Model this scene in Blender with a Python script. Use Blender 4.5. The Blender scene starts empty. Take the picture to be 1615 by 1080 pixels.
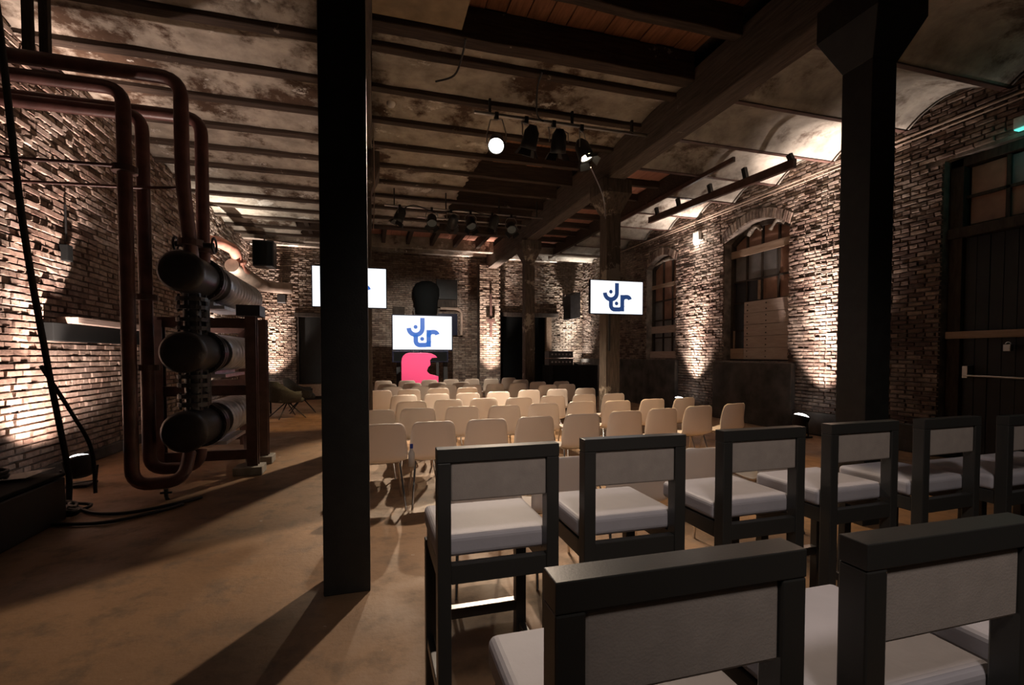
import bpy, math, random
from mathutils import Vector, Matrix
random.seed(11)
S = bpy.context.scene
COL = S.collection
R = math.radians

# ------------------------------------------------------------------ camera, world, exposure, lamps
H = 1.45
cd = bpy.data.cameras.new('camera'); cam = bpy.data.objects.new('camera', cd); COL.objects.link(cam)
cd.sensor_fit = 'HORIZONTAL'; cd.sensor_width = 36.0
cd.lens = 760.0/1615*36
cd.shift_y = (20+760*math.tan(R(1.74)))/1615
cam.location = (0, 0, H)
cam.rotation_euler = (R(90-1.74), 0, R(-16.3))
cd.clip_start = 0.05
S.camera = cam
S.view_settings.view_transform = 'Standard'
S.view_settings.look = 'None'
S.view_settings.gamma = 1.0
S.view_settings.use_curve_mapping = False
S.view_settings.exposure = 0.0
S.cycles.use_denoising = True
S.cycles.max_bounces = 6
S.cycles.diffuse_bounces = 4
S.cycles.sample_clamp_indirect = 4.0

W = bpy.data.worlds.new('world'); S.world = W; W.use_nodes = True
bg = W.node_tree.nodes['Background']
bg.inputs[0].default_value = (1.0, 0.93, 0.86, 1); bg.inputs[1].default_value = 0.007

WARM = (1.0, 0.80, 0.58); AMBER = (1.0, 0.62, 0.28); PINK = (1.0, 0.80, 0.70); WHITE = (1.0, 0.90, 0.80)
# lamps of the place and one added fill: (position of its lens, aim point, watts, colour, cone degrees, blend)
UPLIGHTS = {   # floor floodlights
    'left':   ((-3.13, 6.45, .30), (-3.70, 7.05, 2.0), 950, (1.0, .76, .66), 124, .6),
    'far':    ((-3.28, 12.9, .36), (-3.62, 13.1, 3.2), 1100, WHITE, 75, .8),
    'corner': ((-3.00, 16.5, .36), (-3.02, 16.85, 2.2), 1300, PINK, 75, .8),
    'pier':   ((4.05, 16.05, .36), (4.08, 16.5, 2.4), 1300, PINK, 62, .8),
    'booth':  ((7.20, 16.3, .36), (7.3, 16.85, 3.0), 1100, WHITE, 72, .8),
    'wall':   ((7.32, 10.25, .38), (7.74, 10.2, 2.4), 1300, PINK, 68, .8),
    'near':   ((7.28, 6.70, .38), (7.74, 6.66, 2.1), 1700, PINK, 70, .8),
}
SPOTS = [      # ceiling stage lamps, nearer bar then farther bar
    ((1.62, 6.30, 4.22), (0.15, 1.7, 0.0), 760, (1.0, .79, .60), 52, .15),
    ((2.06, 6.30, 4.22), (1.50, 7.9, .5), 800, WARM, 36, .4),
    ((2.50, 6.30, 4.22), (2.85, 8.2, .5), 800, WARM, 31, .4),
    ((2.95, 6.30, 4.20), (4.1, 5.0, 0.0), 620, AMBER, 50, .5),
    ((0.55, 10.5, 4.25), (-1.3, 11.3, 0.0), 420, AMBER, 38, .6),
    ((1.28, 10.5, 4.25), (1.0, 7.6, 0.4), 1400, WARM, 56, .5),
    ((1.71, 10.5, 4.25), (1.7, 15.6, 1.6), 900, WHITE, 55, .6),
    ((2.15, 10.5, 4.25), (2.3, 7.6, 0.4), 1400, WARM, 56, .5),
    ((2.60, 10.5, 4.25), (1.6, 12.4, 0.4), 700, WARM, 62, .6),
    ((3.07, 10.5, 4.25), (2.6, 6.4, 0.4), 900, (1.0, .74, .46), 40, .5),
]
FILL = [      # soft unseen fill added behind the camera to brighten stool and chair backs
    ((0.3, -1.0, 4.3), (1.9, 2.3, 0.8), 210, (1.0, .87, .80), 58, .6),
]
def spot(pos, aim, watts, color, cone, blend, parent=None, rad=.06, name='lamp_light', off=.02):
    l = bpy.data.lights.new(name, 'SPOT'); l.energy = watts; l.color = color
    l.spot_size = R(cone); l.spot_blend = blend; l.shadow_soft_size = rad
    o = bpy.data.objects.new(name, l); COL.objects.link(o)
    d = (Vector(aim)-Vector(pos)).normalized()
    o.location = Vector(pos)+d*off
    o.rotation_euler = d.to_track_quat('-Z', 'Y').to_euler()
    return o
for (pos, aim, watts, colr, cone, bl) in UPLIGHTS.values():
    spot(pos, aim, watts*.45, colr, cone, bl, off=.07)
    hi = (aim[0], aim[1], max(3.6, aim[2]*1.6))                      # the narrow hot core of the same lamp
    spot(pos, hi, watts*2.6, colr, 38, 1.0, off=.07)
for a in SPOTS: spot(*a)
for a in FILL: spot(*a, rad=.35)

# ------------------------------------------------------------------ materials
def nt(name):
    m = bpy.data.materials.new(name); m.use_nodes = True
    n = m.node_tree; b = n.nodes['Principled BSDF']
    return m, n, b
def L(n, a, b): n.links.new(a, b)
def mat(name, col, rough=.6, metal=0., noise=0., scale=8., bump=0., bscale=60., spec=None):
    m, n, b = nt(name)
    b.inputs['Base Color'].default_value = (*col, 1); b.inputs['Roughness'].default_value = rough
    b.inputs['Metallic'].default_value = metal
    if spec is not None: b.inputs['Specular IOR Level'].default_value = spec
    tc = n.nodes.new('ShaderNodeTexCoord')
    if noise > 0:
        t = n.nodes.new('ShaderNodeTexNoise'); t.inputs['Scale'].default_value = scale; t.inputs['Detail'].default_value = 6
        r = n.nodes.new('ShaderNodeValToRGB')
        r.color_ramp.elements[0].position = .3; r.color_ramp.elements[1].position = .7
        r.color_ramp.elements[0].color = (*[c*(1-noise) for c in col], 1)
        r.color_ramp.elements[1].color = (*[min(1, c*(1+noise)) for c in col], 1)
        L(n, tc.outputs['Object'], t.inputs['Vector']); L(n, t.outputs['Fac'], r.inputs['Fac']); L(n, r.outputs['Color'], b.inputs['Base Color'])
    if bump > 0:
        t2 = n.nodes.new('ShaderNodeTexNoise'); t2.inputs['Scale'].default_value = bscale; t2.inputs['Detail'].default_value = 4
        bp = n.nodes.new('ShaderNodeBump'); bp.inputs['Strength'].default_value = bump; bp.inputs['Distance'].default_value = .01
        L(n, tc.outputs['Object'], t2.inputs['Vector']); L(n, t2.outputs['Fac'], bp.inputs['Height']); L(n, bp.outputs['Normal'], b.inputs['Normal'])
    return m
def emit(name, col, strength):
    m, n, b = nt(name)
    b.inputs['Base Color'].default_value = (0, 0, 0, 1)
    b.inputs['Emission Color'].default_value = (*col, 1); b.inputs['Emission Strength'].default_value = strength
    return m
def ramp(n, fac, stops):
    r = n.nodes.new('ShaderNodeValToRGB'); e = r.color_ramp.elements
    e[0].position, e[0].color = stops[0][0], (*stops[0][1], 1)
    e[1].position, e[1].color = stops[-1][0], (*stops[-1][1], 1)
    for p, c in stops[1:-1]:
        x = e.new(p); x.color = (*c, 1)
    L(n, fac, r.inputs['Fac']); return r.outputs['Color']
def noise(n, vec, scale, detail=6, rough=.6, stretch=None):
    t = n.nodes.new('ShaderNodeTexNoise'); t.inputs['Scale'].default_value = scale
    t.inputs['Detail'].default_value = detail; t.inputs['Roughness'].default_value = rough
    if stretch:
        mp = n.nodes.new('ShaderNodeMapping'); mp.inputs['Scale'].default_value = stretch
        L(n, vec, mp.inputs['Vector']); vec = mp.outputs['Vector']
    L(n, vec, t.inputs['Vector']); return t.outputs['Fac']
def mixc(n, fac, a, b, mode='MIX'):
    x = n.nodes.new('ShaderNodeMix'); x.data_type = 'RGBA'; x.blend_type = mode
    if isinstance(fac, (int, float)): x.inputs[0].default_value = fac
    else: L(n, fac, x.inputs[0])
    for i, v in ((6, a), (7, b)):
        if isinstance(v, tuple): x.inputs[i].default_value = (*v, 1)
        else: L(n, v, x.inputs[i])
    return x.outputs[2]
def bumpn(n, b, h, strength, dist):
    bp = n.nodes.new('ShaderNodeBump'); bp.inputs['Strength'].default_value = strength; bp.inputs['Distance'].default_value = dist
    L(n, h, bp.inputs['Height']); L(n, bp.outputs['Normal'], b.inputs['Normal'])
def brick_mat(name, dark, mid, light, wash):
    m, n, b = nt(name); g = n.nodes.new('ShaderNodeNewGeometry').outputs['Position']
    at = n.nodes.new('ShaderNodeAttribute'); at.attribute_name = 'tint'
    c = ramp(n, at.outputs['Fac'], [(0, dark), (.5, mid), (1, light)])
    w = ramp(n, noise(n, g, 1.1, 8, .65), [(.46, (0, 0, 0)), (.62, (1, 1, 1))])
    c = mixc(n, w, c, mixc(n, .6, c, wash))
    s = ramp(n, noise(n, g, 14, 6, .7), [(.3, (.55, .55, .55)), (.65, (1.1, 1.1, 1.1))])
    c = mixc(n, 1.0, c, s, 'MULTIPLY')
    L(n, c, b.inputs['Base Color']); b.inputs['Roughness'].default_value = .9
    b.inputs['Specular IOR Level'].default_value = .2
    bumpn(n, b, noise(n, g, 55, 5, .7), .7, .012)
    return m
def plaster_mat(name, base, white, brown, amt=.5):
    m, n, b = nt(name); g = n.nodes.new('ShaderNodeNewGeometry').outputs['Position']
    c = ramp(n, noise(n, g, 3.0, 8, .65), [(.3, tuple(x*.55 for x in base)), (.55, base), (.75, tuple(min(1, x*1.3) for x in base))])
    br = ramp(n, noise(n, g, .9, 9, .7), [(.52, (0, 0, 0)), (.60, (1, 1, 1))])
    c = mixc(n, br, c, mixc(n, noise(n, g, 9), brown, tuple(x*.35 for x in brown)))
    vec2 = n.nodes.new('ShaderNodeMapping'); vec2.inputs['Location'].default_value = (7, 3, 1); L(n, g, vec2.inputs['Vector'])
    wf = ramp(n, noise(n, vec2.outputs['Vector'], 1.6, 10, .72), [(.66-.12*amt, (0, 0, 0)), (.70-.12*amt, (1, 1, 1))])
    c = mixc(n, wf, c, white)
    L(n, c, b.inputs['Base Color']); b.inputs['Roughness'].default_value = .92; b.inputs['Specular IOR Level'].default_value = .15
    bumpn(n, b, wf, .6, .012)
    return m
def wood_mat(name, dark, light, patch=None, axis=(1, 12, 12), rough=.85, pt=.6):
    m, n, b = nt(name); g = n.nodes.new('ShaderNodeTexCoord').outputs['Object']
    f = noise(n, g, 2.2, 7, .65, axis)
    c = ramp(n, f, [(.3, dark), (.7, light)])
    if patch:
        pw = n.nodes.new('ShaderNodeNewGeometry').outputs['Position']
        pf = ramp(n, noise(n, pw, 2.0, 9, .72), [(pt, (0, 0, 0)), (pt+.04, (1, 1, 1))])
        c = mixc(n, pf, c, patch)
    L(n, c, b.inputs['Base Color']); b.inputs['Roughness'].default_value = rough; b.inputs['Specular IOR Level'].default_value = .25
    bumpn(n, b, f, .5, .01)
    return m

M = {}
M['brick_left'] = brick_mat('pale_old_brick', (.17, .11, .085), (.32, .23, .18), (.43, .335, .27), (.52, .44, .375))
M['brick_right'] = brick_mat('brown_old_brick', (.10, .065, .052), (.19, .13, .105), (.31, .23, .18), (.44, .37, .31))
M['brick_back'] = brick_mat('tan_old_brick', (.13, .09, .07), (.24, .17, .13), (.36, .28, .21), (.48, .41, .34))
M['mortar'] = mat('eroded_mortar', (.11, .085, .07), .95, noise=.5, scale=6, bump=.8, bscale=40)
M['mortar_right'] = mat('grey_mortar', (.20, .165, .14), .95, noise=.6, scale=5, bump=.8, bscale=40)
M['plaster'] = plaster_mat('peeling_plaster', (.40, .35, .285), (.64, .60, .53), (.12, .075, .05), .5)
M['vault'] = plaster_mat('vault_plaster', (.40, .37, .32), (.58, .55, .50), (.19, .15, .12), .1)
M['render'] = mat('dark_wall_render', (.075, .068, .060), .95, noise=.5, scale=3, bump=.4, bscale=20)
M['joist'] = wood_mat('joist_wood', (.030, .021, .016), (.085, .058, .042), (.36, .31, .26), (1, 14, 14), pt=.63)
M['beam'] = wood_mat('main_beam_wood', (.055, .044, .036), (.155, .122, .098), (.22, .19, .16), (14, 1, 14), pt=.64)
M['post'] = wood_mat('weathered_post_wood', (.045, .034, .027), (.13, .10, .078), (.30, .26, .21), (14, 14, 1.5), pt=.56)
M['whitewood'] = plaster_mat('whitewashed_timber', (.34, .30, .25), (.62, .58, .52), (.12, .08, .06), .9)
M['board'] = wood_mat('orange_boards', (.14, .058, .028), (.29, .13, .066), None, (12, 1, 12))
M['salmon'] = wood_mat('salmon_boards', (.42, .20, .14), (.58, .30, .22), None, (12, 1, 12))
M['chip'] = mat('chipboard_panel', (.30, .22, .13), .9, noise=.25, scale=5)
M['batten'] = wood_mat('raw_batten', (.27, .18, .12), (.42, .31, .23), None, (10, 1, 10))
M['paleboard'] = wood_mat('pale_crate_board', (.40, .31, .26), (.52, .42, .36), None, (10, 1.5, 10))
M['brownpane'] = mat('brown_paper_pane', (.30, .17, .12), .8, noise=.3, scale=3)
M['greypane'] = mat('dusty_grey_pane', (.17, .165, .165), .45, noise=.35, scale=3)
M['darkpane'] = mat('dark_pane', (.03, .03, .032), .35, noise=.3, scale=3)
M['darkwood'] = wood_mat('dark_frame_wood', (.028, .022, .018), (.075, .058, .046), None, (10, 10, 2))
M['black_column'] = mat('black_column_paint', (.017, .0165, .014), .55, noise=.25, scale=12, bump=.15, bscale=90)
M['black'] = mat('black_powder_coat', (.012, .012, .012), .5)
M['cloth_black'] = mat('black_cloth', (.008, .009, .009), .95, spec=.1)
M['doorblack'] = mat('black_door_paint', (.014, .015, .014), .6, noise=.3, scale=4)
M['rubber'] = mat('black_rubber', (.012, .012, .012), .6)
M['pipe'] = mat('oxide_red_pipe', (.13, .058, .049), .40, noise=.35, scale=7, bump=.15, bscale=50)
M['pipe_dark'] = mat('dark_oxide_steel', (.10, .055, .045), .45, noise=.35, scale=8)
M['vessel'] = mat('black_vessel_paint', (.035, .034, .036), .38, noise=.3, scale=9, bump=.2, bscale=40)
M['sleeve'] = mat('grey_corrugated_sleeve', (.56, .58, .63), .28, metal=.35, noise=.25, scale=9)
M['duct'] = mat('beige_duct_paint', (.36, .27, .21), .7, noise=.3, scale=4)
M['rustpipe'] = mat('rusty_orange_pipe', (.40, .17, .12), .7, noise=.35, scale=5)
M['chrome'] = mat('chrome', (.75, .75, .76), .12, metal=1)
M['steel'] = mat('brushed_steel', (.42, .41, .40), .35, metal=1)
M['frame_grey'] = mat('charcoal_lacquer', (.036, .035, .032), .33, bump=.03, bscale=200)
M['cushion'] = mat('off_white_leatherette', (.47, .445, .475), .6, noise=.06, scale=6, bump=.12, bscale=25)
M['pad'] = mat('taupe_back_fabric', (.40, .345, .305), .85, noise=.08, scale=20, bump=.1, bscale=220)
M['pink'] = mat('pink_lacquer', (.80, .075, .23), .35)
M['paper'] = mat('white_paper', (.70, .68, .64), .8)
M['armfabric'] = mat('grey_green_fabric', (.066, .070, .064), .9, noise=.2, scale=30, bump=.1, bscale=150)
M['concrete'] = mat('grey_concrete', (.26, .24, .21), .9, noise=.3, scale=6, bump=.3)
M['bluecap'] = mat('blue_plastic', (.03, .06, .35), .4)
M['screen_white'] = emit('lit_screen', (.93, .96, 1.0), 1.25)
M['logo_navy'] = emit('lit_navy_logo', (.020, .050, .16), 1.0)
M['logo_blue'] = emit('lit_blue_logo', (.045, .16, .56), 1.0)
M['bezel'] = mat('screen_bezel', (.010, .012, .03), .25)
M['lens'] = emit('lit_lens', (1.0, .96, .90), 14.0)
M['lens_warm'] = emit('lit_warm_lens', (1.0, .86, .62), 9.0)
M['lens_off'] = emit('off_axis_lens', (1.0, .86, .62), .02)
M['lens_dim'] = mat('dark_lens', (.05, .05, .05), .08)
M['flood_lens'] = emit('lit_flood_lens', (1.0, .95, .95), 7.0)
M['teal'] = emit('teal_lens', (.15, .9, .75), 1.2)
M['redfab'] = mat('red_plastic', (.35, .02, .05), .5)
# white shell: polypropylene lets some light through
m, n, b = nt('white_polypropylene'); M['shell'] = m
b.inputs['Base Color'].default_value = (.74, .695, .665, 1); b.inputs['Roughness'].default_value = .42
tr = n.nodes.new('ShaderNodeBsdfTranslucent'); tr.inputs['Color'].default_value = (.80, .66, .54, 1)
mx = n.nodes.new('ShaderNodeMixShader'); mx.inputs[0].default_value = .24
L(n, b.outputs[0], mx.inputs[1]); L(n, tr.outputs[0], mx.inputs[2]); L(n, mx.outputs[0], n.nodes['Material Output'].inputs[0])
# worn concrete floor
m, n, b = nt('worn_floor'); M['floor'] = m
g = n.nodes.new('ShaderNodeNewGeometry').outputs['Position']
c = ramp(n, noise(n, g, .8, 8, .6), [(.3, (.15, .088, .047)), (.7, (.28, .163, .084))])
c = mixc(n, ramp(n, noise(n, g, 4.0, 9, .7), [(.5, (0, 0, 0)), (.75, (1, 1, 1))]), c, (.09, .066, .046))
c = mixc(n, ramp(n, noise(n, g, 9.0, 6, .6), [(.69, (0, 0, 0)), (.72, (1, 1, 1))]), c, (.46, .42, .36))
L(n, c, b.inputs['Base Color'])
L(n, ramp(n, noise(n, g, 2.0, 6), [(.3, (.45, .45, .45)), (.7, (.8, .8, .8))]), b.inputs['Roughness'])
b.inputs['Specular IOR Level'].default_value = .35
bumpn(n, b, noise(n, g, 22, 8, .65), .35, .012)

# ------------------------------------------------------------------ mesh helpers
class MB:
    def __init__(s): s.v = []; s.f = []; s.sm = []; s.t = None; s.mi = []
    def add(s, vs, fs, smooth=False, tint=None, mi=0):
        o = len(s.v); s.v += [tuple(v) for v in vs]; s.f += [tuple(i+o for i in f) for f in fs]
        s.sm += [smooth]*len(fs); s.mi += [mi]*len(fs)
        if tint is not None:
            if s.t is None: s.t = []
            s.t += [tint]*len(vs)
        return s
    def box(s, x0, x1, y0, y1, z0, z1, mi=0):
        return s.add([(x0,y0,z0),(x1,y0,z0),(x1,y1,z0),(x0,y1,z0),(x0,y0,z1),(x1,y0,z1),(x1,y1,z1),(x0,y1,z1)],
              [(0,3,2,1),(4,5,6,7),(0,1,5,4),(1,2,6,5),(2,3,7,6),(3,0,4,7)], mi=mi)
    def bar(s, a, b, w, h, up=(0,0,1)):
        a = Vector(a); b = Vector(b); d = (b-a).normalized(); u = Vector(up)
        x = d.cross(u)
        if x.length < 1e-4: x = d.cross(Vector((0,1,0)))
        x.normalize(); y = x.cross(d).normalized(); vs = []
        for p in (a, b):
            for i, j in ((-1,-1),(1,-1),(1,1),(-1,1)): vs.append(p+x*i*w/2+y*j*h/2)
        return s.add(vs, [(0,1,2,3),(7,6,5,4),(0,4,5,1),(1,5,6,2),(2,6,7,3),(3,7,4,0)])
    def tube(s, pts, r, n=10, caps=True):
        pts = [Vector(p) for p in pts]; rs = r if isinstance(r, (list, tuple)) else [r]*len(pts)
        t0 = (pts[1]-pts[0]).normalized(); nrm = t0.orthogonal().normalized(); vs = []; fs = []
        for i, p in enumerate(pts):
            t = (pts[min(i+1, len(pts)-1)]-pts[max(i-1, 0)]).normalized()
            nrm = (nrm-t*nrm.dot(t)).normalized(); bn = t.cross(nrm)
            for k in range(n):
                a = 2*math.pi*k/n; vs.append(p+(nrm*math.cos(a)+bn*math.sin(a))*rs[i])
        for i in range(len(pts)-1):
            for k in range(n):
                k2 = (k+1) % n; fs.append((i*n+k, i*n+k2, (i+1)*n+k2, (i+1)*n+k))
        s.add(vs, fs, True)
        if caps:
            m_ = len(pts)-1
            s.add(vs[:n], [tuple(reversed(range(n)))]); s.add(vs[m_*n:], [tuple(range(n))])
        return s
    def lathe(s, prof, n=20, mtx=None, smooth=True):   # prof: (r, z) around Z
        vs = []; fs = []
        for r, z in prof:
            for k in range(n):
                a = 2*math.pi*k/n; v = Vector((r*math.cos(a), r*math.sin(a), z)); vs.append(mtx @ v if mtx else v)
        for i in range(len(prof)-1):
            for k in range(n):
                k2 = (k+1) % n; fs.append((i*n+k, i*n+k2, (i+1)*n+k2, (i+1)*n+k))
        s.add(vs, fs, smooth); return s
    def prism(s, poly, z0, z1, mtx=None):              # polygon in XY extruded in Z
        k = len(poly); vs = [Vector((x, y, z0)) for x, y in poly]+[Vector((x, y, z1)) for x, y in poly]
        if mtx: vs = [mtx @ v for v in vs]
        fs = [tuple(reversed(range(k))), tuple(range(k, 2*k))]+[(i, (i+1) % k, k+(i+1) % k, k+i) for i in range(k)]
        return s.add(vs, fs)
    def mesh(s, name, mats):
        me = bpy.data.meshes.new(name); me.from_pydata(s.v, [], s.f); me.update()
        me.polygons.foreach_set('use_smooth', s.sm)
        for m_ in (mats if isinstance(mats, (list, tuple)) else [mats]): me.materials.append(m_)
        if any(s.mi): me.polygons.foreach_set('material_index', s.mi)
        if s.t is not None:
            a = me.attributes.new('tint', 'FLOAT', 'POINT'); a.data.foreach_set('value', s.t)
        return me
    def build(s, name, mats, parent=None, bevel=0, seg=2, **props):
        o = bpy.data.objects.new(name, s.mesh(name, mats)); COL.objects.link(o)
        if parent: o.parent = parent
        if bevel:
            b_ = o.modifiers.new('bevel', 'BEVEL'); b_.width = bevel; b_.segments = seg; b_.limit_method = 'ANGLE'; b_.angle_limit = R(40)
        for k, v in props.items(): o[k] = v
        return o
def thing(name, label, category, loc=(0,0,0), rz=0, group=None):
    o = bpy.data.objects.new(name, None); o.empty_display_size = .2; COL.objects.link(o)
    o.location = loc; o.rotation_euler = (0, 0, rz); o['label'] = label; o['category'] = category
    if group: o['group'] = group
    return o
def tag(o, label, category, group=None):
    o['label'] = label; o['category'] = category
    if group: o['group'] = group
    return o
def structure(o): o['kind'] = 'structure'; return o
def copy_tree(o, parent=None):
    c_ = o.copy(); COL.objects.link(c_)
    if parent: c_.parent = parent; c_.matrix_parent_inverse = o.matrix_parent_inverse
    for ch in o.children: copy_tree(ch, c_)
    return c_
def arc(c, r, a0, a1, n, plane='xz'):
    out = []
    for i in range(n+1):
        a = R(a0+(a1-a0)*i/n); u, v = r*math.cos(a), r*math.sin(a)
        out.append((c[0]+u, c[1], c[2]+v) if plane == 'xz' else ((c[0]+u, c[1]+v, c[2]) if plane == 'xy' else (c[0], c[1]+u, c[2]+v)))
    return out
def proj(p):
    s_, c_ = math.sin(R(16.3)), math.cos(R(16.3)); tp, cp = math.sin(R(1.74)), math.cos(R(1.74))
    x = c_*p[0]-s_*p[1]; d = s_*p[0]+c_*p[1]; z = p[2]-H
    dd = d*cp-z*tp; v = z*cp+d*tp
    if dd < .1: return None
    return 807.5+760*x/dd, 540+43.1-760*v/dd, dd

# ------------------------------------------------------------------ shell: floor and walls
XL, XR, YB = -3.7, 7.8, 17.0
ZC = 5.25
fl = structure(MB().box(-5.2, 9.2, -3, 17.6, -.2, 0).build('floor', M['floor']))

def in_open(u, z, ops, pad=0.):
    for o in ops:
        if o['u0']-pad < u < o['u1']+pad and o['z0']-pad < z < arch_z(o, u)+pad: return o
    return None
def arch_z(o, u):
    if not o.get('rise'): return o['z1']
    t = (u-o['u0'])/(o['u1']-o['u0']); t = min(1, max(0, t))
    return o['z1']+o['rise']*(1-(2*t-1)**2)
def make_wall(name, org, udir, nrm, length, height, ops, mbrick, mmort, pick, depth=.38, bl=.215, bh=.054, jit=.012, extra=0.012):
    """wall slab with openings, then bricks laid in running bond on its face"""
    org = Vector(org); U = Vector(udir); N = Vector(nrm); Z = Vector((0,0,1))
    P = lambda u, z, d=0.: org+U*u+Z*z+N*d
    us = sorted(set([0, length]+[o['u0'] for o in ops]+[o['u1'] for o in ops]))
    zs = sorted(set([0, height]+[o['z0'] for o in ops]+[o['z1']+o.get('rise', 0) for o in ops]))
    mb = MB()
    for i in range(len(us)-1):
        for j in range(len(zs)-1):
            um, zm = (us[i]+us[i+1])/2, (zs[j]+zs[j+1])/2
            if any(o['u0'] < um < o['u1'] and o['z0'] < zm < o['z1']+o.get('rise', 0) for o in ops): continue
            mb.add([P(us[i], zs[j]), P(us[i+1], zs[j]), P(us[i+1], zs[j+1]), P(us[i], zs[j+1])], [(0,1,2,3)])
    mb.add([P(0,0,-depth), P(length,0,-depth), P(length,height,-depth), P(0,height,-depth)], [(0,1,2,3)])
    for o in ops:
        D = -depth
        a, b_, z0, z1 = o['u0'], o['u1'], o['z0'], o['z1']
        mb.add([P(a,z0),P(a,z1),P(a,z1,D),P(a,z0,D)], [(0,1,2,3)]); mb.add([P(b_,z0),P(b_,z1),P(b_,z1,D),P(b_,z0,D)], [(0,1,2,3)])
        mb.add([P(a,z0),P(b_,z0),P(b_,z0,D),P(a,z0,D)], [(0,1,2,3)])
        K = 14; top = z1+o.get('rise', 0)
        for k in range(K):
            ua, ub = a+(b_-a)*k/K, a+(b_-a)*(k+1)/K; za, zb = arch_z(o, ua), arch_z(o, ub)
            mb.add([P(ua,za),P(ub,zb),P(ub,zb,D),P(ua,za,D)], [(0,1,2,3)])
            if o.get('rise'): mb.add([P(ua,za),P(ub,zb),P(ub,top),P(ua,top)], [(0,1,2,3)])
    wall = structure(mb.build(name, mmort))
    # bricks
    jt = .012; spots_ = []
    row = 0; z = .004
    while z+bh < height:
        off = (bl+jt)/2*(row % 2)+random.uniform(-.01, .01); u = -off
        head = (row % 4 == 2)
        bw = bl if not head else bl*.52
        while u < length:
            a, b_ = max(0, u), min(length, u+bw); u += bw+jt
            if b_-a < .04: continue
            zc = z+bh/2; bad = False
            for o in ops:
                ring = .20 if o.get('rise') else .0
                hit = lambda uu: o['u0']-0.0 < uu < o['u1'] and o['z0']-bh/2 < zc < arch_z(o, uu)+ring+bh/2
                ha, hb, hm = hit(a), hit(b_), hit((a+b_)/2)
                if ha and hb: bad = True; break
                if ha:
                    if zc > o['z1']: bad = True; break
                    a = o['u1']
                elif hb:
                    if zc > o['z1']: bad = True; break
                    b_ = o['u0']
                elif hm: bad = True; break
                if b_-a < .03: bad = True; break
            if bad: continue
            spots_.append((a, b_, z, abs((b_-a)-bl) < .002))
        z += bh+jt; row += 1
    # a brick mesh: front face in +Y local, x along the wall
    def brick_verts(w, h, d, rj):
        e = .006
        j = lambda q: random.uniform(-q, q)
        f = d+j(jit)
        vs = [(-w/2,0,0),(w/2,0,0),(w/2,0,h),(-w/2,0,h)]
        fr = [(-w/2+e+j(rj), f+j(.005), e+j(rj)), (w/2-e+j(rj), f+j(.005), e+j(rj)), (w/2-e+j(rj), f+j(.005), h-e+j(rj)), (-w/2+e+j(rj), f+j(.005), h-e+j(rj))]
        return vs+fr
    FC = [(4,5,6,7),(0,1,5,4),(1,2,6,5),(2,3,7,6),(3,0,4,7)]
    full = []
    for q in spots_:
        if not q[3]: continue
        c_ = P((q[0]+q[1])/2, q[2]+bh/2); pr = proj(c_)
        if pr and pick(pr, c_): full.append((pr[2], q))
    full.sort(key=lambda t: t[0]); chosen = set(id(q) for _, q in full[:300])
    variants = []
    for k in range(12):
        vm = MB(); vm.add(brick_verts(bl, bh, .020+extra, .004), FC, tint=random.random()); variants.append(vm.mesh('brick', mbrick))
    ux = U; rot = Matrix((U, N, Z)).transposed()
    if rot.determinant() < 0: rot = Matrix((-U, N, Z)).transposed()
    rq = rot.to_euler()
    big = MB()
    for q in spots_:
        c_ = P((q[0]+q[1])/2, q[2])
        if id(q) in chosen:
            o = bpy.data.objects.new('brick', random.choice(variants)); COL.objects.link(o); o.parent = wall
            o.location = c_; o.rotation_euler = rq
        else:
            vs = [rot @ Vector(v)+c_ for v in brick_verts(q[1]-q[0], bh, .020+extra, .004)]
            big.add(vs, FC, tint=random.random())
    big.build('brickwork', mbrick, wall, kind='stuff')
    # arch rings of bricks on edge
    for o in ops:
        if not o.get('rise'): continue
        Lr = o['u1']-o['u0']; K = int(Lr/.085)
        for k in range(K):
            ua, ub = o['u0']+Lr*(k+.10)/K, o['u0']+Lr*(k+.90)/K
            za, zb = arch_z(o, ua)+.006, arch_z(o, ub)+.006; d = .03+random.uniform(0, .015)
            sl = (k+.5)/K*2-1; lean = sl*.07
            am = MB(); pts = [(ua,za),(ub,zb),(ub+lean*1.1,zb+.19),(ua+lean,za+.19)]
            am.add([P(x_,y_,0) for x_,y_ in pts]+[P(x_,y_,d) for x_,y_ in pts], FC, tint=random.random())
            am.build('arch_brick', mbrick, wall)
    return wall

HW = 5.3
# left wall (u runs along +Y)
make_wall('wall_left', (XL, 3.6, 0), (0,1,0), (1,0,0), YB-3.6, HW, [], M['brick_left'], M['mortar'],
          lambda pr, c_: 0 < pr[0] < 190 and 90 < pr[1] < 760, jit=.015, bl=.235, bh=.064, extra=.016)
# right wall with two arched windows and the big door
WIN2 = dict(u0=7.5, u1=9.3, z0=1.33, z1=3.98, rise=.32)
WIN1 = dict(u0=11.1, u1=12.55, z0=1.36, z1=3.95, rise=.28)
DOOR = dict(u0=1.9, u1=4.9, z0=0, z1=4.18)
make_wall('wall_right', (XR, 0, 0), (0,1,0), (-1,0,0), YB, HW, [WIN2, WIN1, DOOR], M['brick_right'], M['mortar_right'],
          lambda pr, c_: (1240 < pr[0] < 1318 or 1404 < pr[0] < 1480) and 230 < pr[1] < 650)
# back wall
DBL = dict(u0=1.38, u1=2.98, z0=.5, z1=2.74)
DBR = dict(u0=8.25, u1=10.2, z0=0, z1=2.9)
make_wall('wall_back', (XL, YB, 0), (1,0,0), (0,-1,0), XR-XL, HW, [DBL, DBR], M['brick_back'], M['mortar'],
          lambda pr, c_: 600 < pr[0] < 750 and 405 < pr[1] < 600)
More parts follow.
